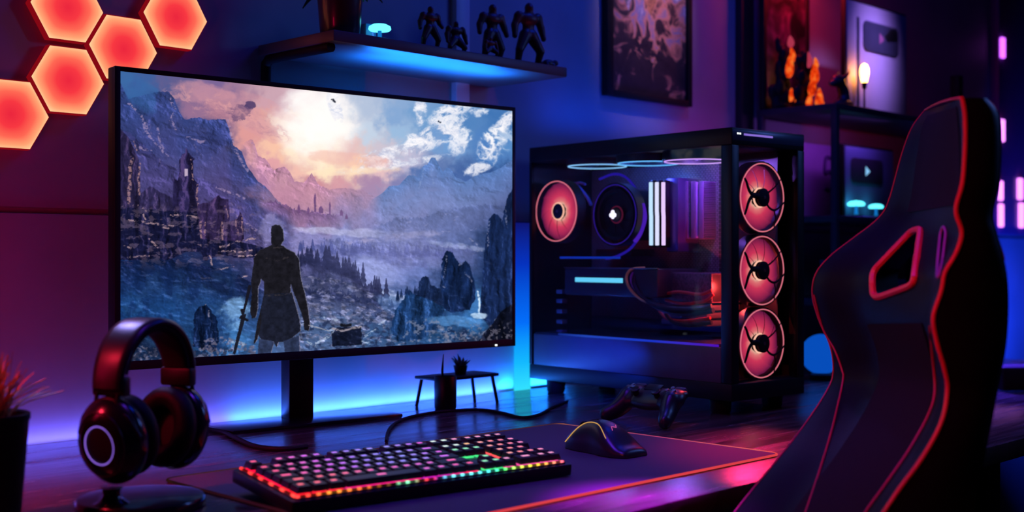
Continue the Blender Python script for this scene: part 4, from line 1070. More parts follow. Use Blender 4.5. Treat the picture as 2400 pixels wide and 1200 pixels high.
def fan(center, Mrot, r, ring_mat, blade, hub_mat, energy, col, spokes=False, name='case_fan', off=(0, 0), lamp=True):
    """a fan whose face looks along local +z of Mrot"""
    f = bpy.data.objects.new(name, None); COL.objects.link(f); f.parent = tower; f.empty_display_size = .01
    M = T(*center) @ Mrot
    n = 72
    g = MB(); g.tube([(r * math.cos(2 * PI * k / n), r * math.sin(2 * PI * k / n), 0) for k in range(n)], 0.0011, 8, True, M=M); g.build('light_ring', ring_mat, f)
    g = MB()   # housing
    g.lathe([(r + .0015, -.024), (r + .004, -.024), (r + .004, -.001), (r + .0015, -.001), (r + .0015, -.024)], 64, M=M); g.build('housing', M_black, f)
    g = MB()
    nb = 9
    for k in range(nb):
        a0 = 2 * PI * k / nb; vs = []; fs = []; m1 = 8
        for i in range(m1 + 1):
            t = i / m1; rr = r * (.27 + .70 * t); a = a0 + .55 * t
            wdt = 2 * PI / nb * (1.03 + .0 * t)
            for q in (0, .5, 1): vs.append((rr * math.cos(a + wdt * q), rr * math.sin(a + wdt * q), -.013 + .002 * q - .0012 * math.sin(PI * q)))
        for i in range(m1):
            for q in range(2): fs.append((i * 3 + q, i * 3 + q + 1, i * 3 + q + 4, i * 3 + q + 3))
        g.raw(vs, fs, M=M)
    bo = g.build('blades', blade, f, 60)
    if blade is M_blade:
        Mi = M.inverted(); at_ = bo.data.attributes.new('span', 'FLOAT', 'POINT')
        at_.data.foreach_set('value', [min(1, max(0, ((Mi @ v.co).xy.length / r - .27) / .7)) for v in bo.data.vertices])
    g = MB(); g.tube([(r * .275 * math.cos(2 * PI * k / 40), r * .275 * math.sin(2 * PI * k / 40), -.006) for k in range(40)], 0.0016, 8, True, M=M); g.build('hub_ring', hub_mat, f)
    g = MB(); g.lathe([(0, -.018), (r * .26, -.018), (r * .26, -.005), (r * .22, -.003), (0, -.003)], 32, M=M); g.build('hub', M_matte, f)
    g = MB(); g.lathe([(0, -.0029), (r * .05, -.0029), (r * .05, -.0022), (0, -.002)], 16, M=M); g.build('hub_stud', M_chrome, f)
    if spokes:
        H = Vector((off[0], off[1], .004))
        for pts, ra, rb in (([(0, 0), (-.30, .04), (-.55, .05)], .0075, .004), ([(-.5, .05), (-.66, .2), (-.78, .44), (-.86, .53)], .004, .0022), ([(-.5, .05), (-.66, -.12), (-.8, -.42), (-.86, -.52)], .004, .0022),
                            ([(.1, -.1), (.26, -.28), (.5, -.36), (.78, -.26), (1.0, -.1)], .0026, .0016), ([(.5, -.36), (.56, -.6), (.5, -.88)], .0016, .0014), ([(.15, .12), (.5, .3), (.82, .56)], .002, .0012)):
            cp = catmull([(x * r, y * r, .002) for x, y in pts], 6); nn_ = len(cp)
            g = MB(); g.tube(cp, [ra + (rb - ra) * q / (nn_ - 1) for q in range(nn_)], 8, M=M, flat=.5); g.build('spoke', M_matte, f)
        g = MB(); g.lathe([(0, .0), (r * .27, .0), (r * .27, .0035), (r * .2, .005), (0, .005)], 32, M=M); g.build('guard_boss', M_matte, f)
        g = MB(); g.lathe([(0, .005), (r * .05, .005), (r * .05, .0056), (0, .006)], 16, M=M); g.build('guard_stud', M_chrome, f)
    return f
Mfront = Matrix(((1, 0, 0, 0), (0, 0, -1, 0), (0, 1, 0, 0), (0, 0, 0, 1)))    # +z of the fan -> -y of the tower
Mside = Matrix(((0, 0, -1, 0), (-1, 0, 0, 0), (0, 1, 0, 0), (0, 0, 0, 1)))    # +z of the fan -> -x
Mdown = Matrix(((1, 0, 0, 0), (0, -1, 0, 0), (0, 0, -1, 0), (0, 0, 0, 1)))   # +z -> down
for py in (463, 634, 805):
    c = tl(1787, py, 1, 0.016)
    fan((c.x, 0.016, c.z), Mfront, 0.0605, E_pinkring, M_blade, E_hub, 0.035, (1, .16, .25), True)
rf = tl(1303, 495, 0, 0.014)
fan((0.014, rf.y, rf.z), Mside, 0.060, E_pinkring, M_blade, E_hub, 0.04, (1, .2, .22), False)
# exhaust fans under the lid, seen edge on
E_lid = [emis('lid_ring_cyan', rgb(150, 215, 255), 1.2), emis('lid_ring_blue', rgb(110, 200, 255), 1.2), emis('lid_ring_pink', rgb(225, 170, 255), 1.2)]
M_blade_b = pbr('smoke_blade', (0.25, 0.25, 0.4), .3)
for k, (px, py) in enumerate(((1400, 388), (1520, 381), (1632, 376))):
    c = tl(px, py, 0, 0.066)
    zf = min(c.z, TWZ - .034)
    fan((0.066, c.y, zf - .002), Mdown, 0.058, E_lid[k], M_blade_b, E_lid[k], 0.02, (.35, .6, 1) if k < 2 else (.7, .4, 1), False, lamp=False)
# cooler
c = tl(1440, 503, 0, 0.05)
E_dkviolet = emis('cooler_ring_glow', rgb(52, 28, 150), 0.75)
cool = fan((0.05, c.y, c.z), Mside, 0.058, E_dkviolet, M_matte, emis('cooler_hub_ring', rgb(120, 30, 60), .5), 0, (1, 1, 1), False, 'cooler', lamp=False)
g = MB(); g.lathe([(.044, 0.0), (.05, 0.0), (.05, .1), (.044, .1), (.044, 0.0)], 48, M=T(0.052, c.y, c.z) @ ZtoX); g.build('heat_sink', M_black, cool)
# white trefoil emblem in the middle of the cooler
g = MB()
for dx, dz, rr_ in ((0, .0045, .0042), (-.0046, -.001, .0042), (.0046, -.001, .0042), (0, -.0048, .0036)):
    g.lathe([(0, -.0008), (rr_, -.0008), (rr_, .0008), (0, .0008)], 20, M=T(0.0455, c.y + dx, c.z + dz) @ ZtoX)
g.build('emblem', emis('emblem_white', (1, .93, 1, 1), 1.8), cool)
# violet tube loop behind the cooler
pts = [tl(px, py, 0, .075) for px, py in ((1405, 420), (1440, 408), (1470, 418), (1496, 455), (1508, 500), (1500, 545), (1480, 580), (1448, 600), (1420, 606))]
part('tube', lambda g: g.tube(catmull(pts, 8), .0026, 8), emis('violet_tube', rgb(44, 26, 170), .8))
pts2 = [tl(px, py, 0, .07) for px, py in ((1505, 478), (1510, 510), (1500, 545), (1488, 565))]
part('tube', lambda g: g.tube(catmull(pts2, 8), .0052, 8), emis('violet_bend', rgb(90, 36, 200), .8))
part('ledge_light', lambda g: g.box(.045, *(tl(1450, 604, 0, .045).yz - Vector((0, .0022))), .05, tl(1312, 604, 0, .045).y, tl(1380, 604, 0, .045).z + .0022), emis('ledge_glow', rgb(24, 60, 200), .7))
# memory sticks
for k, px in enumerate((1526, 1540, 1555)):
    a = tl(px, 427, 0, .085); b = tl(px, 575, 0, .085)
    st = part('memory_stick', lambda g: g.box(.087, a.y - .003, b.z - .004, TRX - .006, a.y + .003, a.z + .004, .001), M_black)
    zc = (a.z + b.z) / 2
    for z0, z1, dy in ((b.z, zc - .002, 0), (zc + .002, a.z, .0008), (zc - .004, zc + .004, .0004)):
        part('light_cap', lambda g: g.box(.083, a.y - .0036 + dy, z0, .0875, a.y + .0036 + dy, z1, .0012), emis('memory_glow', rgb(*((205, 238, 255), (238, 236, 255), (250, 212, 255))[k]), 1.25), st)
# violet heat spreader beside the memory, and vents
a = tl(1562, 430, 0, .1); b = tl(1590, 590, 0, .1)
part('heat_spreader', lambda g: g.box(.1, b.y, b.z, TRX - .007, a.y, a.z + .01, .002), pbr('violet_anodised', (.12, .05, .3), .35, metal=.6))
for k in range(3):
    px = 1600 + 18 * k; a = tl(px, 425, 0, .12); b = tl(px + 12, 560, 0, .12)
    part('power_stage', lambda g: g.box(.12, b.y, b.z, TRX - .007, a.y, a.z, .002), board_mat('speckled_stage', (.03, .012, .06, 1), (.5, .25, .7, 1), 150))
part('cover_plate', lambda g: g.box(.09, tl(1478, 600, 0, .09).y, .275, TRX - .007, tl(1396, 600, 0, .09).y, .29, .002), M_metal)
# graphics card
GA = tl(1322, 655, 0, .03); GB = tl(1480, 662, 0, .03)
gpu = part('graphics_card', lambda g: g.box(.03, .2, .198, TRX - .007, GA.y, .252, .004), pbr('card_shroud', (.035, .035, .05), .3))
a = tl(1347, 657, 0, .028); b = tl(1458, 661, 0, .028)
part('light_bar', lambda g: g.box(.0285, b.y, .2245, .0305, a.y, .2335, .0006), emis('card_glow', rgb(110, 225, 255), 1.1), gpu)
part('card_edge', lambda g: g.box(.029, .2, .2515, .034, GA.y, .2535, .0005), M_chrome, gpu)
# slot covers
for k, py in enumerate((683, 705, 729, 753, 777)):
    a = tl(1312, py, 0, .04); yv = min(a.y, TWY - .02)
    part('slot_cover', lambda g: g.box(.03, yv - .018, a.z - .004, .044, yv, a.z + .004, .001), pbr('slot_steel', (.3, .32, .42), .35, metal=.6))
# sleeved power cables
def cab(pix, x, r, m): 
    pts = [tl(px, py, 0, xx) for (px, py), xx in zip(pix, x)]
    part('power_cable', lambda g: g.tube(catmull(pts, 8), r, 8), m)
E_yel = pbr('yellow_sleeve', (.75, .6, .12), .4); E_vio = pbr('violet_sleeve', (.35, .12, .55), .4); M_dks = pbr('black_sleeve', (.015, .015, .02), .5)
cab([(1512, 628), (1480, 632), (1468, 650), (1476, 676), (1500, 700), (1530, 712)], [.05, .03, .024, .024, .026, .03], .0028, E_yel)
cab([(1510, 630), (1488, 636), (1479, 652), (1487, 676), (1510, 700), (1536, 716)], [.05, .034, .028, .028, .03, .034], .0024, E_vio)
cab([(1512, 634), (1490, 648), (1488, 668), (1510, 700), (1560, 722), (1640, 724), (1668, 718)], [.05, .034, .03, .03, .03, .034, .04], .0052, M_dks)
cab([(1500, 640), (1498, 664), (1520, 704), (1560, 728), (1610, 736), (1672, 728)], [.05, .036, .034, .034, .036, .04], .0052, M_dks)
cab([(1560, 735), (1580, 756), (1620, 762), (1668, 756)], [.04, .04, .04, .045], .004, M_dks)
cab([(1545, 728), (1566, 748), (1610, 752), (1665, 745)], [.045, .045, .045, .05], .003, pbr('red_sleeve', (.5, .06, .04), .4))
cab([(1555, 690), (1590, 684), (1640, 690), (1668, 680)], [.06, .055, .055, .06], .003, pbr('red_sleeve', (.5, .06, .04), .4))
cab([(1560, 704), (1600, 712), (1650, 706), (1672, 690)], [.06, .055, .055, .06], .003, pbr('red_sleeve', (.5, .06, .04), .4))
# drive cage lit by the front fans and the added red fill
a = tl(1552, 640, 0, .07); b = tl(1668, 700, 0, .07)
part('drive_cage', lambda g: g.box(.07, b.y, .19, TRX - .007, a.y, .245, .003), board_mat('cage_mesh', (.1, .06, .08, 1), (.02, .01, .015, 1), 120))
for k in range(3):
    part('drive', lambda g: g.box(.062, b.y + .004, .148 + .014 * k, TRX - .01, a.y - .004, .158 + .014 * k, .002), pbr('drive_steel', (.15, .12, .14), .35, metal=.5))
# fan cables and small bits up in the rear corner
cab([(1330, 442), (1345, 430), (1362, 445), (1378, 465), (1385, 480)], [.06, .06, .065, .07, .08], .0035, pbr('blue_sleeve', (.08, .14, .5), .4))
cab([(1336, 436), (1356, 428), (1372, 432)], [.06, .06, .06], .0025, pbr('blue_sleeve', (.08, .14, .5), .4))
# added fill lights inside the tower: blue and violet under the lid, red low down
def inner_fill(x, y, z, e, col, r=.0006):
    li = bpy.data.lights.new('tower_fill', 'POINT'); li.energy = e; li.color = col; li.shadow_soft_size = r
    lo = bpy.data.objects.new('tower_fill', li); COL.objects.link(lo); lo.parent = tower; lo.location = (x, y, z)
inner_fill(.06, .30, .448, .6, (.1, .22, 1)); inner_fill(.07, .12, .445, .9, (.4, .15, 1)); inner_fill(.09, .06, .22, 1.2, (1, .06, .05)); inner_fill(.07, .34, .30, .025, (1, .08, .1))


li = bpy.data.lights.new('fan_glow', 'SPOT'); li.specular_factor = 0.0; li.energy = 16.0; li.color = (1, .012, .09); li.spot_size = R(38); li.spot_blend = 1; li.shadow_soft_size = .0006
lo = bpy.data.objects.new('fan_glow', li); COL.objects.link(lo); lo.parent = tower; lo.location = (.10, -.012, .40)
c_, s_ = math.cos(R(TW_YAW)), math.sin(R(TW_YAW)); d_ = Vector((.36, 1.79, DESK)) - Vector((TW_O[0] + .10 * c_, TW_O[1] + .10 * s_, DESK + .40))
lo.rotation_euler = Vector((c_ * d_.x + s_ * d_.y, -s_ * d_.x + c_ * d_.y, d_.z)).to_track_quat('-Z', 'Y').to_euler()

# ---------------------------------------------------------------- racing style chair seen from its flank
CH_O = (0.60, 1.36, 0.0); CH_YAW = 0.0
chair = empty('gaming_chair', CH_O, CH_YAW, 'black racing style chair with red piping and two cut-outs in its tall backrest', 'chair')
ROW = [  # outer rim far from the lens (px, py, depth), near rim, rear corner
    ((2168, 258), 1.56, (2254, 229), 1.22, (2312, 234)), ((2137, 300), 1.56, (2261, 266), 1.22, (2336, 258)), ((2112, 367), 1.56, (2262, 335), 1.22, (2345, 315)),
    ((2083, 471), 1.56, (2256, 425), 1.22, (2342, 420)), ((2056, 514), 1.56, (2240, 492), 1.22, (2326, 498)), ((2000, 558), 1.56, (2254, 545), 1.22, (2334, 545)),
    ((1946, 600), 1.56, (2241, 592), 1.22, (2350, 595)), ((1912, 642), 1.56, (2215, 638), 1.22, (2360, 640)), ((1904, 691), 1.56, (2206, 682), 1.22, (2364, 695)),
    ((1920, 751), 1.56, (2187, 745), 1.22, (2363, 755)), ((1946, 811), 1.55, (2196, 805), 1.22, (2358, 815)), ((1953, 870), 1.55, (2213, 865), 1.22, (2348, 870)),
    ((1938, 916), 1.54, (2220, 915), 1.22, (2338, 920)), ((1883, 999), 1.50, (2206, 990), 1.21, (2324, 995)), ((1819, 1081), 1.44, (2160, 1075), 1.20, (2306, 1080)),
    ((1757, 1155), 1.40, (2105, 1150), 1.19, (2291, 1150)), ((1700, 1230), 1.365, (2050, 1235), 1.18, (2280, 1235)), ((1650, 1310), 1.335, (2005, 1320), 1.175, (2272, 1320))]
Fw = Vector((-0.985, -0.17, 0))      # the way the chair faces
NR = 78
def rowpt(t):
    """smooth interpolation of the rows"""
    A = catmull_at([Vector((*r[0], r[1])) for r in ROW], t); B = catmull_at([Vector((*r[2], r[3])) for r in ROW], t); C_ = catmull_at([Vector((*r[4], r[3] + .035)) for r in ROW], t)
    return at(A.x, A.y, A.z), at(B.x, B.y, B.z), at(C_.x, C_.y, C_.z)
def catmull_at(P, t):
    n = len(P) - 1; x = min(max(t * n, 0), n - 1e-6); i = int(x); u = x - i
    a, b, c, d = P[max(i - 1, 0)], P[i], P[i + 1], P[min(i + 2, n)]
    return 0.5 * ((2 * b) + (c - a) * u + (2 * a - 5 * b + 4 * c - d) * u * u + (3 * b - a - 3 * c + d) * u ** 3)
off = Vector(CH_O)
verts = []; NQ = 22; NB = 8
ringlen = None; rims = {'far': [], 'near': [], 'rear': []}
for k in range(NR + 1):
    t = k / NR; A, B, Cc = rowpt(t)
    rec = 0.024 * sst(0.0, .3, np.array(t)) + 0.004
    ring = []
    for j in range(NQ + 1):
        q = j / NQ; e = min(q, 1 - q)
        s = float(sst(0.0, 0.24, np.array(e)))
        ring.append(A.lerp(B, q) - Fw * (rec * s))
    rims['far'].append(A.copy()); rims['near'].append(B.copy()); rims['rear'].append(Cc.copy())
    # near flank, slightly padded
    nb = (Cc - B); nn = Vector((nb.y, -nb.x, 0)).normalized()
    if nn.y > 0: nn = -nn
    for j in range(1, 6):
        q = j / 6; ring.append(B.lerp(Cc, q) + nn * (0.010 * math.sin(PI * q)))
    ring.append(Cc)
    D = A - Fw * (0.06 + .02 * t)
    for j in range(1, NB):
        q = j / NB; ring.append(Cc.lerp(D, q) - Fw * (0.016 * math.sin(PI * q)))
    ring.append(D); ring.append(A.lerp(D, .5) + Vector((0, .008, 0)))
    ringlen = len(ring); verts += [p - off for p in ring]
faces = []
for k in range(NR):
    for j in range(ringlen):
        a = k * ringlen + j; b = k * ringlen + (j + 1) % ringlen
        faces.append((a, b, b + ringlen, a + ringlen))
faces.append(list(range(ringlen))); faces.append([NR * ringlen + j for j in range(ringlen)][::-1])
g = MB(); g.raw(verts, faces)
back = g.build('backrest', [M_leather, M_alcan], chair, 48)
bm_ = bmesh.new(); bm_.from_mesh(back.data); bvh = BVHTree.FromBMesh(bm_); bm_.free()
def hit(px, py):
    o = Vector((0, 0, CAM_Z)) - off; d = at(px, py, 1.0) - Vector((0, 0, CAM_Z))
    p, nrm, i, dist = bvh.ray_cast(o, d.normalized())
    return p
def hits(pix): return [p for p in (hit(*q) for q in pix) if p is not None]
def clean(pts):
    out = [pts[0]]
    for p in pts[1:]:
        if (p - out[-1]).length > 1e-4: out.append(p)
    return out
# the two cut-outs under the head rest
def dense(poly, n=6):
    out = []
    for (x0, y0), (x1, y1) in zip(poly, poly[1:] + poly[:1]):
        for i in range(n): out.append((x0 + (x1 - x0) * i / n, y0 + (y1 - y0) * i / n))
    return out
def roundpoly(poly, r):
    out = []; n = len(poly)
    for i in range(n):
        p0, p1, p2 = Vector(poly[i - 1]), Vector(poly[i]), Vector(poly[(i + 1) % n])
        a = p1 + (p0 - p1).normalized() * min(r, (p0 - p1).length * .45); b = p1 + (p2 - p1).normalized() * min(r, (p2 - p1).length * .45)
        for j in range(5):
            t = j / 4; out.append(tuple((a * (1 - t) ** 2 + p1 * 2 * t * (1 - t) + b * t * t)[:]))
    return out
HOLE1 = roundpoly([(2046, 652), (2050, 634), (2139, 541), (2158, 536), (2159, 548), (2144, 660), (2136, 670), (2060, 698), (2048, 692)], 14)
HOLE2 = roundpoly([(2213, 528), (2219, 545), (2212, 604), (2202, 652), (2198, 648), (2200, 610), (2206, 545)], 8)
cutters = []
trims = []
for H in (HOLE1, HOLE2):
    pts = [hit(*q) for q in dense(H, 2)]
    dmean = sum((p.y for p in pts if p), 0.0) / max(1, len([p for p in pts if p]))
    pts = [p for p in pts if p is not None]
    trims.append(pts)
    n = len(pts); vs = []
    cen = sum(pts, Vector()) / n
    Cm = cen + off
    view = (Cm - Vector((0, 0, CAM_Z))).normalized()
    axis = (view * .75 - Fw * .45).normalized()
    for p in pts: vs.append(p - axis * .05)
    for p in pts: vs.append(p + axis * .40)
    fs = [list(range(n)), [n + i for i in range(n)][::-1]] + [(i, (i + 1) % n, n + (i + 1) % n, n + i) for i in range(n)]
    g = MB(); g.raw(vs, fs); cutters.append(g.build('cutter', M_leather))
for c in cutters:
    c.location = off
    md = back.modifiers.new('cut', 'BOOLEAN'); md.operation = 'DIFFERENCE'; md.object = c; md.solver = 'EXACT'
bpy.context.view_layer.update()
dg = bpy.context.evaluated_depsgraph_get()
nm = bpy.data.meshes.new_from_object(back.evaluated_get(dg))
back.modifiers.clear(); old = back.data; back.data = nm; nm.name = 'backrest'; bpy.data.meshes.remove(old)
for c in cutters: bpy.data.objects.remove(c)
nm.polygons.foreach_set('use_smooth', [True] * len(nm.polygons)); nm.set_sharp_from_angle(angle=R(48))
for pts, m, r in ((trims[0], M_piping, .0042), (trims[1], pbr('violet_piping', (.3, .06, .4), .5), .0016)):
    g = MB(); pts = clean(pts); g.tube([p + Fw * .001 for p in catmull(pts, 2, True)], r, 8, True); g.build('cut_out_trim', m, chair)
# piping along the rims
far = [p - off for p in rims['far']]; near = [p - off for p in rims['near']]; rear = [p - off for p in rims['rear']]
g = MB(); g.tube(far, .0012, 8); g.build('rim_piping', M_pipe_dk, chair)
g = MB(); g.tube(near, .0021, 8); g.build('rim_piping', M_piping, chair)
g = MB(); g.tube(far[:1] + [far[0].lerp(near[0], q) + Vector((0, 0, .003 * math.sin(PI * q))) for q in (.25, .5, .75)] + near[:1], .0014, 8); g.build('rim_piping', M_piping, chair)
g = MB(); g.tube(rear[:30], .0012, 8); g.build('rear_piping', pbr('grey_piping', (.22, .25, .34), .4), chair)
for pix in ([(1908, 691), (1929, 769), (1957, 820), (1974, 866), (1977, 888), (1966, 943), (1948, 1017), (1920, 1109), (1890, 1199), (1862, 1280)],
            [(2180, 765), (2186, 833), (2192, 916), (2177, 971), (2140, 1040), (2104, 1095), (2030, 1199), (1990, 1260)]):
    pp = [(v.x, v.y) for v in catmull([Vector((*q, 0)) for q in pix], 8)]
    pts = clean(hits(pp)); 
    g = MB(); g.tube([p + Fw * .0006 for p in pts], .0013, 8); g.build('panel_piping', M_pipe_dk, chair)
# stitched middle panel of charcoal fabric, following the recess
def panel(nm_, q0, q1, t0, t1, mat, lift=.0016):
    vs = []; fs = []; nq, nt_ = 12, 40
    for i in range(nt_ + 1):
        t = t0 + (t1 - t0) * i / nt_; A, B, Cc = rowpt(t); rec = 0.024 * float(sst(0, .3, np.array(t))) + .004
        for j in range(nq + 1):
            q = q0 + (q1 - q0) * j / nq; e = min(q, 1 - q); s = float(sst(0.0, .24, np.array(e)))
            vs.append(A.lerp(B, q) - Fw * (rec * s) + Fw * lift - off)
    for i in range(nt_):
        for j in range(nq):
            a = i * (nq + 1) + j; fs.append((a, a + 1, a + nq + 2, a + nq + 1))
    g = MB(); g.raw(vs, fs); return g.build(nm_, mat, chair, 60)
panel('centre_panel', .27, .74, .54, .99, M_alcan)
panel('head_panel', .18, .84, .03, .215, M_alcan)
# seat, arm rests and foot, mostly below the picture
g = MB()
seat_c = (rims['far'][-1] + rims['near'][-1]) / 2 - off
g.box(-0.25, -0.17, -0.05, 0.16, 0.17, 0.05, .03, 4, M=T(seat_c.x - .02, seat_c.y + .0, seat_c.z - .1) @ rotM('Z', 10)); g.build('seat', M_leather, chair)
g = MB(); g.lathe([(0, .06), (.025, .06), (.025, .3), (.018, .3), (.018, seat_c.z - .14), (0, seat_c.z - .14)], 24, M=T(seat_c.x - .05, seat_c.y, 0)); g.build('gas_column', M_black, chair)
for k in range(5):
    a = 2 * PI * k / 5 + .3; cx, cy = seat_c.x - .05, seat_c.y
    g = MB(); g.tube([(cx, cy, .085), (cx + .27 * math.cos(a), cy + .27 * math.sin(a), .06)], [.025, .014], 10); lg_ = g.build('leg', M_black, chair)
    g = MB(); g.lathe([(0, -.012), (.026, -.012), (.028, -.006), (.028, .006), (.026, .012), (0, .012)], 24, M=T(cx + .27 * math.cos(a), cy + .27 * math.sin(a), .0285) @ rotM('Z', math.degrees(a)) @ ZtoY); g.build('caster', M_black, lg_)

# ---------------------------------------------------------------- hexagonal light panels on the wall
def hex_mat():
    m, nt, out = new_mat('hexagon_glow')
    tc = nt.nodes.new('ShaderNodeTexCoord'); sp = nt.nodes.new('ShaderNodeSeparateXYZ'); nt.links.new(tc.outputs['Object'], sp.inputs[0])
    def ab(a, x, b, z):
        m1 = nt.nodes.new('ShaderNodeMath'); m1.operation = 'MULTIPLY'; m1.inputs[1].default_value = a; nt.links.new(sp.outputs['X'], m1.inputs[0])
        m2 = nt.nodes.new('ShaderNodeMath'); m2.operation = 'MULTIPLY_ADD'; m2.inputs[1].default_value = b; nt.links.new(sp.outputs['Z'], m2.inputs[0]); nt.links.new(m1.outputs[0], m2.inputs[2])
        m3 = nt.nodes.new('ShaderNodeMath'); m3.operation = 'ABSOLUTE'; nt.links.new(m2.outputs[0], m3.inputs[0]); return m3.outputs[0]
    d = [ab(0, 0, 1, 0), ab(.8660, 0, .5, 0), ab(.8660, 0, -.5, 0)]
    def sm(x, y):
        q = nt.nodes.new('ShaderNodeMath'); q.operation = 'SMOOTH_MAX'; q.inputs[2].default_value = .018; nt.links.new(x, q.inputs[0]); nt.links.new(y, q.inputs[1]); return q.outputs[0]
    h = sm(sm(d[0], d[1]), d[2])
    r = ramp(nt, [(0.0, rgb(236, 40, 62)), (0.3, rgb(248, 56, 66)), (0.6, rgb(255, 104, 84)), (0.85, rgb(255, 164, 116)), (1.0, rgb(255, 206, 152))])
    mr = nt.nodes.new('ShaderNodeMapRange'); mr.inputs[1].default_value = .006; mr.inputs[2].default_value = .051; nt.links.new(h, mr.inputs[0]); nt.links.new(mr.outputs[0], r.inputs[0])
    e = nt.nodes.new('ShaderNodeEmission'); e.inputs[1].default_value = 1.0; nt.links.new(r.outputs[0], e.inputs[0]); nt.links.new(e.outputs[0], out.inputs[0]); return m
M_hexface = hex_mat(); M_hexside = emis('hexagon_side', rgb(150, 10, 24), .75)
HR = .0582
hexes = [('lowest hexagonal light panel glowing red, beside the potted grass', .7445, 1.2315), ('peach rimmed hexagonal light panel just outside the monitor corner', .8313, 1.2895), ('hexagonal light panel directly above the one at the monitor corner', .830, 1.3985),
         ('hexagonal light panel peeping over the monitor top edge', .9205, 1.3475), ('highest and easternmost hexagonal light panel, clear of the monitor', 1.0105, 1.4095)]
hexes[0] = ('lowest hexagonal light panel glowing red, cut by the photo edge', .7445, 1.2315)
hexes[4] = ('hexagonal light panel hanging free nearest to the wall shelf bracket', 1.0105, 1.4095)
for lab, s, z in hexes:
    r_ = empty('hexagon_light', sn(s, WN, z), WALL_YAW, lab, 'light panel', 'hexagonal light panels on the wall')
    poly = [(HR * math.cos(PI / 3 * k), HR * math.sin(PI / 3 * k)) for k in range(6)]
    My = Matrix(((1, 0, 0, 0), (0, 0, -1, 0), (0, 1, 0, 0), (0, 0, 0, 1)))      # prism z -> -y
    g = MB(); g.prism(poly, 0.001, .0155, M=My, bev=.0012); g.build('housing', M_hexside, r_)
    poly2 = [(x * .968, y * .968) for x, y in poly]
    g = MB(); g.prism(poly2, .015, .017, M=My, bev=.0006); g.build('diffuser', M_hexface, r_)

# ---------------------------------------------------------------- wall shelf
SHS0, SHS1, SHN0 = 1.175, 1.728, 1.556; SHZ0, SHZ1 = 1.3675, 1.386
shelf = empty('wall_shelf', sn((SHS0 + SHS1) / 2, WN, SHZ0), WALL_YAW, 'dark wall shelf above the monitor holding figures and a potted plant', 'shelf')
def sl(s, n): return (s - (SHS0 + SHS1) / 2, n - WN)
x0, y0 = sl(SHS0, SHN0); x1, y1 = sl(SHS1, WN - .001)
g = MB(); g.box(x0, y0, 0, x1, y1, SHZ1 - SHZ0, .002); g.build('board', pbr('shelf_wood', (.085, .085, .1), .45, scale=8), shelf)
for xx in (x0 + .01,):
    g = MB(); g.tube(catmull([(xx, y0 + .02, -.006), (xx, -.04, -.006), (xx, -.016, -.011), (xx, -.0105, -.028), (xx, -.0105, -.15)], 8), .0085, 12); g.build('bracket', M_matte, shelf)

# ---------------------------------------------------------------- shelf contents
def on_shelf(px, n, z=SHZ1):
    r = (px - 1200) / F; y = n / (CS - SN * r); return Vector((r * y, y, z))
p = on_shelf(797, 1.618)
pot = empty('potted_plant', p, 0, 'dark potted plant at the shelf end, its pot lit red on one flank', 'plant')
g = MB(); g.lathe([(0, 0), (.030, 0), (.0325, .003), (.039, .085), (.041, .087), (.041, .1), (.0385, .1), (.037, .085), (0, .085)], 40); g.build('pot', pbr('glazed_pot', (.05, .04, .05), .28, coat=.4), pot)
g = MB()
for k in range(26):
    a = random.uniform(0, 2 * PI); L = random.uniform(.06, .11); el_ = random.uniform(.2, 1.3)
    d = Vector((math.cos(a) * math.cos(el_), math.sin(a) * math.cos(el_), math.sin(el_))); b = Vector((0, 0, .09)); sd = Vector((-math.sin(a), math.cos(a), 0)); vs = []; fs = []
    for i in range(9):
        t = i / 8; q = b + d * L * t + Vector((0, 0, -.05 * t * t)); wd = .012 * math.sin(PI * (t * .93 + .04)) + .0004
        vs += [q - sd * wd, q + Vector((0, 0, -.002)), q + sd * wd, q + Vector((0, 0, .0015))]
    for i in range(8):
        for c in range(4): fs.append((i * 4 + c, i * 4 + (c + 1) % 4, i * 4 + 4 + (c + 1) % 4, i * 4 + 4 + c))
    g.raw(vs, fs)
g.build('foliage', pbr('dark_leaf', (.02, .05, .025), .4), pot)
def mushroom(p, label, yaw=0, s=1.0):
    r_ = empty('mushroom_lamp', p, yaw, label, 'lamp', 'small cyan mushroom lamps'); r_.scale = (s, s, s)
    g = MB(); g.lathe([(0, 0), (.014, 0), (.015, .002), (.015, .005), (.005, .007), (0, .007)], 28); g.build('base', M_black, r_)
    g = MB(); g.lathe([(0, .006), (.0045, .006), (.0035, .016), (.0035, .028), (0, .028)], 20); g.build('stem', E_cyan_soft, r_)
    g = MB(); g.lathe([(0, .026), (.017, .026), (.0195, .0285), (.0185, .033), (.012, .0365), (0, .038)], 32); g.build('shade', E_cyan, r_)
    return r_
mushroom(on_shelf(890, 1.625), 'small cyan mushroom lamp on the wall shelf between pot and figures')
g = MB(); p = on_shelf(862, 1.66)
bk = empty('glass_block', p, WALL_YAW, 'small blue glass block standing between the shelf pot and the cyan lamp', 'ornament')
g.box(-.012, -.01, 0, .012, .01, .042, .003); g.build('block', pbr('blue_acrylic', (.08, .25, .6), .15), bk)

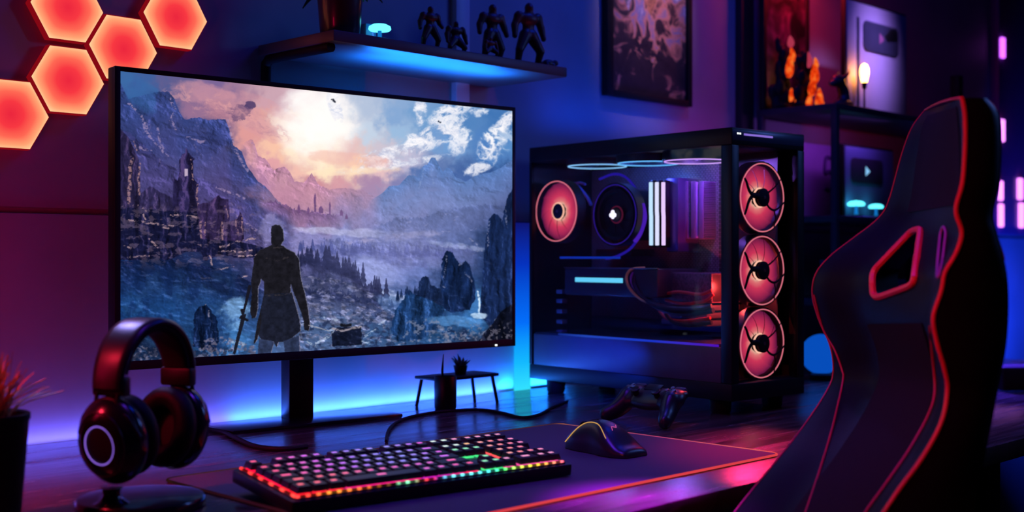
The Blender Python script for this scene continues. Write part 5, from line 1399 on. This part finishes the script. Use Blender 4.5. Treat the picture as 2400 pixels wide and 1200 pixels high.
def figurine(p, yaw, h, label, pose, wide=1.0, mat=None, group='figurines on the wall shelf', name='figurine'):
    r_ = empty(name, p, yaw, label, 'figurine', group)
    g = MB(); s = h
    def limb(a, b, r0, r1, n=9):
        a, b = Vector(a) * s, Vector(b) * s
        for i in range(n):
            t = i / (n - 1); g.ell(a.lerp(b, t), [(r0 + (r1 - r0) * t) * s] * 3, seg=12)
    limb0 = limb
    def limb(a, b, r0, r1, n=9): limb0(a, b, r0 * 1.32, r1 * 1.4, n)
    hz = pose.get('hip', .5); st = pose.get('stance', .12); cr = pose.get('crouch', 0)
    W_ = wide
    g.ell((0, 0, (hz + .02) * s), (.095 * W_ * s, .07 * s, .075 * s)); g.ell((0, 0, (hz + .13) * s), (.09 * W_ * s, .065 * s, .09 * s)); g.ell((0, -.01 * s, (hz + .25) * s), (.155 * W_ * s, .1 * s, .105 * s))
    for sg in (-1, 1):
        kx = sg * (st + .02); hipx = sg * .055
        limb((hipx, 0, hz), (kx * 1.05, -.05 - cr, hz * .52), .068 * W_, .05); limb((kx * 1.05, -.05 - cr, hz * .52), (sg * st * 1.1, .02, .05), .05, .035)
        limb((sg * st * 1.1, .02, .03), (sg * st * 1.2, -.08, .022), .03, .028, 5)
        sh = Vector((sg * .155 * W_, 0, hz + .29)); g.ell(sh * s, (.078 * W_ * s, .07 * s, .066 * s), seg=14)
        ax = pose.get('armL' if sg < 0 else 'armR', (.2, -.02, .1)); eb = Vector((sg * (.155 * W_ + ax[0] * .6), ax[1] * .4 + .02, hz + .14)); hd = Vector((sg * (.155 * W_ + ax[0] * .8), ax[1], hz + ax[2] - .08))
        limb(sh, eb, .05 * W_, .04); limb(eb, hd, .042 * W_, .03); g.ell(hd * s, (.046 * s, .048 * s, .05 * s), seg=12)
    hy = pose.get('lean', -.02)
    limb((0, hy * .5, hz + .32), (0, hy, hz + .37), .055, .05, 4); g.ell((0, hy * s, (hz + .42) * s), (.068 * s, .075 * s, .082 * s))
    g.ell((0, (hy - .07) * s, (hz + .41) * s), (.014 * s, .018 * s, .018 * s), seg=8)
    fused('body', g, mat or M_fig, r_, h * .018, 3)
    g = MB(); g.lathe([(0, -.0), (.2 * s * W_, -.0), (.2 * s * W_, .012 * s + .001), (.18 * s * W_, .018 * s + .001), (0, .018 * s + .001)], 28); g.build('base', M_matte, r_)
    return r_
M_fig = pbr('dark_resin', (.10, .03, .035), .42, scale=120, var=.5)
fy = WALL_YAW - 10
figurine(on_shelf(1008, 1.60), fy, .078, 'dark muscular figurine striding beside the shelf lamp', dict(stance=.16, armL=(.14, -.05, .06), armR=(.1, -.1, .12)), 1.15)
figurine(on_shelf(1068, 1.605), fy, .068, 'short crouching dark figurine, second from the shelf lamp', dict(stance=.2, hip=.4, crouch=.05, armL=(.12, -.08, .02), armR=(.12, -.06, .02)), 1.35)
figurine(on_shelf(1153, 1.625), fy, .111, 'tall dark figurine standing behind a small kneeling one', dict(stance=.13, armL=(.13, -.04, .08), armR=(.13, -.04, .08)), 1.1)
figurine(on_shelf(1150, 1.575), fy, .042, 'small kneeling dark figurine at the shelf front edge', dict(stance=.24, hip=.36, crouch=.08, armL=(.1, -.1, .0), armR=(.1, -.1, .0)), 1.5)
figurine(on_shelf(1238, 1.612), fy, .124, 'tallest dark figurine with wide stance near the shelf end', dict(stance=.17, armL=(.12, -.03, .05), armR=(.12, -.03, .05)), 1.15)
r_ = empty('toy_creature', on_shelf(1285, 1.59), fy, 'low dark toy creature crouched at the bare end of the wall shelf', 'figurine')
g = MB(); g.ell((0, 0, .009), (.014, .009, .0085)); g.ell((.014, -.003, .011), (.007, .006, .006)); 
for sx in (-.008, .008):
    for sy in (-.007, .007): g.ell((sx, sy, .004), (.004, .004, .0055), seg=10)
g.tube([(-.012, 0, .009), (-.02, .002, .006), (-.027, .001, .003)], [.004, .003, .001], 8)
fused('body', g, M_fig, r_, .0012, 3)

# ---------------------------------------------------------------- framed poster on the wall
def art_mat(name, stops, sc, seed, bands=0.0):
    m, nt, out = new_mat(name)
    b = nt.nodes.new('ShaderNodeBsdfPrincipled'); tc = nt.nodes.new('ShaderNodeTexCoord')
    mp = nt.nodes.new('ShaderNodeMapping'); mp.inputs['Location'].default_value = (seed, seed * .3, seed * .7); nt.links.new(tc.outputs['Object'], mp.inputs[0])
    nz = nt.nodes.new('ShaderNodeTexNoise'); nz.inputs['Scale'].default_value = sc; nz.inputs['Detail'].default_value = 4; nz.inputs['Distortion'].default_value = 1.2; nt.links.new(mp.outputs[0], nz.inputs[0])
    r = ramp(nt, stops); 
    sp = nt.nodes.new('ShaderNodeSeparateXYZ'); nt.links.new(tc.outputs['Object'], sp.inputs[0])
    ma = nt.nodes.new('ShaderNodeMath'); ma.operation = 'MULTIPLY_ADD'; ma.inputs[1].default_value = bands; nt.links.new(sp.outputs['Z'], ma.inputs[0]); nt.links.new(nz.outputs['Fac'], ma.inputs[2])
    nt.links.new(ma.outputs[0], r.inputs[0]); nt.links.new(r.outputs[0], b.inputs['Base Color']); b.inputs['Roughness'].default_value = .45
    nt.links.new(b.outputs[0], out.inputs[0]); return m
po = empty('wall_poster', sn(2.08, WN, 1.386), WALL_YAW, 'tall framed dark fantasy poster on the blue wall above the computer tower', 'poster')
g = MB(); pw, ph = .318, .46
for a in ((0, 0, .022, ph), (pw - .016, 0, pw, ph), (.02, 0, pw - .014, .014), (.02, ph - .014, pw - .014, ph)): g.box(a[0], -.018, a[1], a[2], -.001, a[3], .001)
g.build('frame', M_matte, po)
g = MB(); g.box(.02, -.009, .012, pw - .014, -.004, ph - .012)
g.build('print', art_mat('poster_art', [(.35, (.01, .008, .02, 1)), (.62, (.03, .02, .035, 1)), (.70, (.5, .2, .16, 1)), (.79, (.15, .16, .36, 1)), (.9, (.8, .66, .7, 1)), (1.0, (.2, .5, .85, 1))], 15, 3.0, .9), po)
# faint pale figures on the print: a central helmeted bust shape in generic warm tones
for pts, col in (([(.12, .40), (.19, .42), (.215, .33), (.2, .26), (.165, .2), (.13, .25), (.105, .33)], (.5, .2, .12)), ([(.225, .43), (.285, .44), (.285, .30), (.262, .25), (.24, .33)], (.16, .5, .85)), ([(.045, .35), (.085, .34), (.11, .27), (.085, .2), (.055, .25)], (.5, .42, .6))):
    g = MB(); g.prism(pts, .0, .0006, M=T(0, -.0091, 0) @ Matrix(((1, 0, 0, 0), (0, 0, -1, 0), (0, 1, 0, 0), (0, 0, 0, 1))))
    g.build('painted_shape', art_mat('poster_shape', [(.4, (*[c * .25 for c in col], 1)), (.6, (*col, 1)), (.72, (*[min(1, c * 2.5) for c in col], 1))], 30, 1.0 + pts[0][0] * 9), po)

# ---------------------------------------------------------------- open shelving behind the tower and the chair
US0, US1, UN0, UN1 = 2.652, 3.47, 1.51, 1.738
unit = empty('shelving_unit', sn((US0 + US1) / 2, 1.63, DESK), WALL_YAW, 'black open shelving standing on the desk with plaques and lamps', 'shelf')
def ul(s, n): return (s - (US0 + US1) / 2, n - 1.63)
M_unit = pbr('shelving_black', (.03, .03, .045), .5)
BZ = (.92, 1.125, 1.3985)
for z in BZ:
    a = ul(US0, UN0); b = ul(US1, UN1)
    g = MB(); g.box(a[0], a[1], z - DESK - .016, b[0], b[1], z - DESK, .0015); g.build('shelf_board', M_unit, unit)
for s, n in ((US0 + .009, UN0 + .009), (US0 + .009, UN1 - .009), (US1 - .009, UN0 + .009), (US1 - .009, UN1 - .009), (2.99, UN0 + .006)):
    a = ul(s, n); top = 1.3985
    if s == 2.99: continue
    g = MB(); g.box(a[0] - .008, a[1] - .008, 0, a[0] + .008, a[1] + .008, top - DESK, .001); g.build('post', M_unit, unit)
def on_unit(s, n, z): return sn(s, n, z)
Z1 = BZ[2] + .0005; Z2 = BZ[1] + .0005; Z3 = BZ[0] + .0005
# dark framed print leaning at the back
fr = empty('flame_print', on_unit(2.66, 1.72, Z1), WALL_YAW, 'dark framed print with purple smoke behind the edge lit ornaments', 'picture')
g = MB()
for a in ((0, 0, .014, .36), (.206, 0, .22, .36), (.012, 0, .208, .014), (.012, .346, .208, .36)): g.box(a[0], 0, a[1], a[2], .014, a[3], .001)
g.build('frame', M_matte, fr)
g = MB(); g.box(.012, .005, .012, .208, .01, .348); g.build('print', art_mat('smoke_art', [(.4, (.01, .006, .015, 1)), (.58, (.06, .02, .06, 1)), (.72, (.16, .06, .14, 1))], 14, 8.0), fr)
# ornaments: dark craggy forms, their orange edge light built as glowing flame tongues
E_fl = []
def edge_mat():
    m, nt, out = new_mat('flame_glow'); tc = nt.nodes.new('ShaderNodeTexCoord'); nz = nt.nodes.new('ShaderNodeTexNoise'); nz.inputs['Scale'].default_value = 60; nt.links.new(tc.outputs['Object'], nz.inputs[0])
    r = ramp(nt, [(.3, rgb(150, 16, 8)), (.5, rgb(240, 62, 12)), (.68, rgb(255, 128, 48))]); nt.links.new(nz.outputs['Fac'], r.inputs[0])
    e = nt.nodes.new('ShaderNodeEmission'); e.inputs[1].default_value = .95; nt.links.new(r.outputs[0], e.inputs[0]); nt.links.new(e.outputs[0], out.inputs[0]); return m
M_edge = edge_mat(); M_edge2 = emis('rose_edge', rgb(200, 60, 90), .7)
def crag(p, label, h, w_, tongues, seed):
    rnd = random.Random(seed)
    r_ = empty('edge_lit_ornament', p, WALL_YAW, label, 'ornament', 'edge lit ornaments on the shelving')
    g = MB()
    for i in range(16):
        t = i / 15; g.ell((rnd.uniform(-w_, w_) * (1 - .75 * t), rnd.uniform(-.012, .012), h * t * .9 + .012), (w_ * .5 * (1 - .72 * t) + .004, .013 * (1 - .4 * t), .022 * (1 - .3 * t)), seg=12)
    g.ell((0, 0, .008), (w_ * 1.15, .02, .012))
    for dx in (-.4, .5): g.tube([(dx * w_, 0, h * .35), (dx * w_ * 1.6, -.006, h * .5), (dx * w_ * 1.9, -.006, h * .66)], [.008, .006, .002], 8)
    fused('body', g, M_matte, r_, .003, 2)
    for x, z, hh, rr_, mm in tongues:
        g = MB(); g.tube(catmull([(x, -.021, z), (x + rnd.uniform(-.004, .004), -.024, z + hh * .4), (x + rnd.uniform(-.006, .006), -.022, z + hh)], 6), [rr_ * math.sin(PI * (.12 + .86 * i / 12)) for i in range(13)], 8); g.build('flame', mm, r_)
    return r_
crag(on_unit(2.69, 1.69, Z1), 'tall craggy ornament with added glowing tongues for the orange light on its edge, beside the wall batten', .18, .03, [(.012, .02, .035, .008, M_edge), (.004, .08, .06, .011, M_edge), (.016, .12, .04, .008, M_edge), (.012, .158, .03, .009, M_edge2), (.036, .0, .03, .008, M_edge)], 3)
crag(on_unit(2.712, 1.635, Z1), 'broader ornament with added glowing tongues for its edge light, at the shelf edge before the red glow', .14, .036, [(-.014, .0, .035, .009, M_edge), (.01, .06, .055, .012, M_edge), (.0, .03, .045, .011, M_edge), (.03, .004, .05, .011, M_edge), (-.016, .1, .04, .007, M_edge2), (.018, .1, .03, .007, M_edge), (.046, .0, .03, .008, M_edge)], 5)
# horned beast's head on a neck
dr = empty('horned_figurine', on_unit(2.765, 1.56, Z1), WALL_YAW, 'dark horned beast figurine leaning toward the glowing bulb', 'figurine')
g = MB(); g.tube(catmull([(-.0, 0, .004), (.012, 0, .03), (.0, 0, .055), (-.018, 0, .066)], 6), [.016] * 6 + [.014] * 6 + [.013] * 7, 12); g.ell((-.02, 0, .066), (.026, .017, .016)); g.ell((-.042, 0, .058), (.014, .011, .009)); g.ell((.006, 0, .01), (.036, .022, .012))
for sg in (-1, 1): g.tube(catmull([(-.008, sg * .012, .076), (.006, sg * .016, .086), (.012, sg * .014, .098)], 5), [.005 - .004 * i / 10 for i in range(11)], 8)
fused('body', g, pbr('beast_resin', (.02, .03, .05), .4), dr, .0022, 3)
# award plaques
def plaque(p, w_, h, label, card, btn, tri, gl=None):
    r_ = empty('award_plaque', p, WALL_YAW, label, 'plaque')
    g = MB(); g.box(0, 0, 0, w_, .014, h, .0015); g.build('backing', M_matte, r_)
    g = MB(); g.box(.006, -.003, .006, w_ - .006, .001, h - .006, .0008); g.build('card', card, r_)
    bx0, bx1, bz0, bz1 = btn; My = Matrix(((1, 0, 0, 0), (0, 0, -1, 0), (0, 1, 0, 0), (0, 0, 0, 1)))
    g = MB(); g.prism(rrect(bx0, bz0, bx1, bz1, (bz1 - bz0) * .22, 8), .003, .0062, M=My, bev=.0008); b = g.build('play_button', M_slate, r_)
    cx, cz, q = (bx0 + bx1) / 2, (bz0 + bz1) / 2, (bz1 - bz0) * .19
    g = MB(); g.prism([(cx - q * .8, cz - q), (cx + q, cz), (cx - q * .8, cz + q)], .006, .0072, M=My); g.build('play_mark', tri, b)
    if gl:
        g = MB(); g.prism(gl, .006, .0066, M=My, bev=.0002); g.build('gloss_highlight', M_chrome, b)  # gloss highlight on the button, made as a bright patch
    return r_
aw = plaque(on_unit(2.855, 1.6, Z1), .335, .30, 'silver award plaque with a grey play button, behind the glowing bulb', M_paper, (.085, .278, .172, .252), pbr('rose_mark', (.3, .12, .2), .4), [(.195, .222), (.235, .247), (.268, .246), (.272, .215), (.215, .208)])
g = MB(); g.box(.052, -.0045, .02, .066, -.002, .255, .0008); g.build('side_groove', M_slate, aw)
plaque(on_unit(2.845, 1.60, Z2), .27, .192, 'blue tinted award plaque with a glowing play mark on the middle shelf', pbr('blue_card', (.13, .2, .42), .5, var=.05), (.03, .2, .092, .158), emis('play_glow', rgb(140, 205, 255), .9))
pp = empty('purple_picture', on_unit(2.79, 1.705, Z2), WALL_YAW, 'purple picture with a curly dark figure on the middle shelf', 'picture')
g = MB(); g.box(0, 0, 0, .2, .01, .2, .001); g.build('panel', pbr('purple_card', (.5, .2, .62), .5, var=.1), pp)
g = MB(); g.tube(catmull([(.185, -.001, .165), (.145, -.001, .165), (.14, -.001, .125), (.165, -.001, .13), (.182, -.001, .105), (.165, -.001, .08), (.138, -.001, .085)], 8), .0055, 8); g.build('figure_mark', pbr('purple_ink', (.12, .03, .2), .5), pp)
mushroom(on_unit(2.86, 1.572, Z2), 'cyan mushroom lamp on the middle shelf before the purple picture', s=1.15)
mushroom(on_unit(2.955, 1.567, Z2), 'cyan mushroom lamp on the middle shelf before the blue plaque', s=1.0)
# bulb lamp
bl = empty('bulb_lamp', on_unit(2.895, 1.568, Z1), 0, 'small glowing orange bulb on a slim stand before the silver plaque', 'lamp')
g = MB(); g.lathe([(0, 0), (.016, 0), (.017, .002), (.016, .005), (.003, .007), (.0022, .06), (.006, .064), (.007, .078), (0, .078)], 24); g.build('stand', M_matte, bl)
g = MB(); g.lathe([(0, .076), (.006, .076), (.009, .088), (.0115, .102), (.011, .114), (.007, .124), (0, .128)], 28); g.build('bulb', emis('warm_bulb', rgb(255, 150, 62), 24.0), bl)
bt = empty('slim_speaker', on_unit(3.42, 1.56, Z1), WALL_YAW, 'slim dark speaker at the shelving end behind the chair top', 'speaker')
g = MB(); g.box(-.014, -.014, 0, .014, .014, .15, .003); g.build('body', M_matte, bt)
g = MB(); g.lathe([(0, .0), (.009, .0), (.009, .001), (0, .002)], 20, M=T(0, -.0142, .11) @ Matrix.Rotation(R(90), 4, 'X')); g.build('driver', M_metal, bt)
# lower shelf: dim speckled vase, small open boxes seen through the cut-out
vs_ = empty('speckled_vase', on_unit(2.765, 1.6, Z3), 0, 'speckled blue vase on the lowest shelf beside the tower', 'vase')
g = MB(); g.lathe([(0, 0), (.02, 0), (.03, .03), (.027, .06), (.016, .08), (.02, .095), (.017, .095), (.012, .08), (0, .07)], 32); g.build('body', art_mat('speckle', [(.45, (.02, .04, .12, 1)), (.62, (.12, .25, .6, 1))], 90, 2.0), vs_)
for k, (ps, lab) in enumerate(((3.02, 'pale blue storage box on the lowest shelf seen through the chair cut-out'), )):
    bx = empty('storage_box', on_unit(ps, 1.56, Z3), WALL_YAW, lab, 'box')
    g = MB(); g.box(0, 0, 0, .085, .1, .028, .003); g.build('body', pbr('pale_box', (.25, .35, .5), .5), bx)
    g = MB(); g.box(-.002, -.002, .029, .087, .102, .042, .002); g.build('lid', pbr('pale_lid', (.3, .42, .58), .5), bx)

# ---------------------------------------------------------------- dark panel with violet light bars far along the wall
s0 = wall_s(2334, WN - .02)
pn = empty('wall_light', sn(s0, WN, .0), WALL_YAW, 'tall dark wall panel with violet light bars beyond the chair', 'wall light')
g = MB(); g.box(0, -.03, 1.10, .9, -.001, 2.45, .003); g.build('panel', pbr('panel_dark', (.12, .05, .2), .4), pn)
for px, y0_, y1_, w_ in ((2350, 88, 136, .012), (2349, 280, 332, .012), (2345, 424, 470, .013), (2346, 478, 532, .013), (2391, 418, 468, .015), (2394, 476, 534, .015), (2440, 420, 470, .015), (2440, 478, 534, .03)):
    r = (px - 1200) / F; n_ = WN - .036; y = n_ / (CS - SN * r); sx = CS * r * y + SN * y - s0
    za = CAM_Z - (y1_ - 600) / F * y; zb = CAM_Z - (y0_ - 600) / F * y
    g = MB(); g.box(sx - w_, -.042, za, sx + w_, -.03, zb, .004); g.build('light_bar', emis('violet_bar', rgb(205, 90, 255) if px in (2350,) else rgb(235, 130, 255), 2.6), pn)

# ---------------------------------------------------------------- lamps
def area(name, p, target, sx, sy, energy, col, spread=180):
    li = bpy.data.lights.new(name, 'AREA'); li.shape = 'RECTANGLE'; li.size = sx; li.size_y = sy; li.energy = energy; li.color = col; li.spread = R(spread)
    o = bpy.data.objects.new(name, li); COL.objects.link(o); o.location = p
    d = Vector(target) - Vector(p); o.rotation_euler = d.to_track_quat('-Z', 'Y').to_euler(); return o
def spot(name, p, target, energy, col, ang, blend=.8, r=.03):
    li = bpy.data.lights.new(name, 'SPOT'); li.energy = energy; li.color = col; li.spot_size = R(ang); li.spot_blend = blend; li.shadow_soft_size = r
    o = bpy.data.objects.new(name, li); COL.objects.link(o); o.location = p
    d = Vector(target) - Vector(p); o.rotation_euler = d.to_track_quat('-Z', 'Y').to_euler(); return o
def strip_light(name, s0, s1, n, z, energy, col):
    a, b = sn(s0, n, z), sn(s1, n, z); m = (a + b) / 2
    li = bpy.data.lights.new(name, 'AREA'); li.shape = 'RECTANGLE'; li.size = abs(s1 - s0); li.size_y = .012; li.energy = energy; li.color = col
    o = bpy.data.objects.new(name, li); COL.objects.link(o); o.location = m
    o.rotation_euler = (PI, 0, R(WALL_YAW)); return o
# light strips in the gap behind the desk
strip_light('desk_strip_violet', 0.55, 1.12, 1.7575, DESK - .004, .62, (.13, .12, 1))
strip_light('desk_strip_blue', 1.12, 1.75, 1.7575, DESK - .004, 1.9, (.04, .15, 1))
strip_light('desk_strip_cyan', 1.76, 1.95, 1.7575, DESK + .001, 1.2, (.01, .2, 1))
# red lamp low in the corner beyond the picture, dim violet lamp high up
area('red_lamp', sn(.3, 1.35, .92), sn(.7, 1.77, .93), .12, .3, .9, (1, .005, .09))
spot('plant_red_fill', (-.70, .98, 1.06), (-.55, 1.262, .89), 2.2, (1, .1, .03), 20, .5, .02)  # added red spot on the potted grass alone
area('violet_lamp', sn(1.0, .6, 2.2), sn(1.3, 1.77, 1.2), .4, .4, .22, (.3, .08, 1))
# blue wash on the wall with the poster
area('blue_wash', sn(2.05, 1.2, 2.3), sn(2.1, 1.77, 1.25), .5, .2, 4.2, (.003, .045, 1))
area('blue_behind_tower', sn(2.1, 1.7, 1.31), sn(2.1, 1.77, 1.45), .45, .03, .2, (.004, .06, 1))
area('pink_behind_tower', sn(2.42, 1.66, 1.26), sn(2.45, 1.77, 1.45), .15, .03, .07, (.7, .03, .6))
# bar on the rear of the monitor lights the shelf; added spot fills the tower's flank
area('monitor_rear_bar', sn(1.46, 1.62, 1.30), sn(1.46, 1.625, 1.4), .32, .02, 2.7, (.01, .2, 1), 130)
spot('tower_flank_fill', (-.03, 2.18, .86), (.15, 2.35, .80), 7.0, (.005, .045, 1), 75, 1, .0008)
# blue wash on the far wall, then added fills for wing, shelf and desk front
area('blue_far', sn(3.9, 1.45, .78), sn(4.3, 1.77, .86), .5, .1, 4.5, (.01, .05, 1), 120)
area('violet_wing', sn(2.9, 1.5, 1.3), sn(2.6, .9, .75), .2, .2, 5.5, (.08, .03, 1), 60)
area('shelf_violet', sn(2.86, 1.545, 1.372), sn(2.88, 1.7, 1.2), .25, .02, .17, (.45, .12, 1))
spot('desk_front_fill', (.36, 1.75, 1.75), (.15, 1.365, .75), 720.0, (.55, .01, 1), 9.6, 1.0, .06)  # unseen spot added to tint the desk front magenta
area('violet_over_mat', (.0, 1.3, 2.1), (.1, 1.6, .75), .3, .3, 1.5, (.14, .03, 1), 70)  # added overhead light, turns the mat violet
area('chair_rim', (1.5, 2.2, 1.75), (.5, 1.3, 1.1), .15, .4, 3.5, (.12, .25, 1))
area('chair_red', (-.1, .75, 1.5), (.42, 1.3, .95), .25, .25, .55, (1, .08, .1), 60)  # added red light that brings out the chair piping
area('shelf_red', sn(2.78, 1.66, 1.8), sn(2.86, 1.77, 1.5), .1, .03, 1.3, (1, .02, .02))
area('plaque_wash', sn(2.95, 1.0, 2.2), sn(3.0, 1.6, 1.55), .1, .1, .4, (.36, .2, .8), 18)  # added wash, lifts the silver plaque
area('band_fill', (-.75, 1.75, 1.45), (-.41, 1.34, .95), .1, .1, .5, (.35, .3, 1), 60)  # added light for a bluish highlight on the headband
area('red_desk', (-.95, 1.05, 1.3), (-.56, 1.42, .75), .1, .1, .7, (1, .02, .06), 50)  # added light reddening the desk planks
area('poster_fill', sn(2.24, 1.35, 2.2), sn(2.24, 1.76, 1.68), .06, .06, .26, (1, .6, .75), 30)  # added warm light so the poster colours show
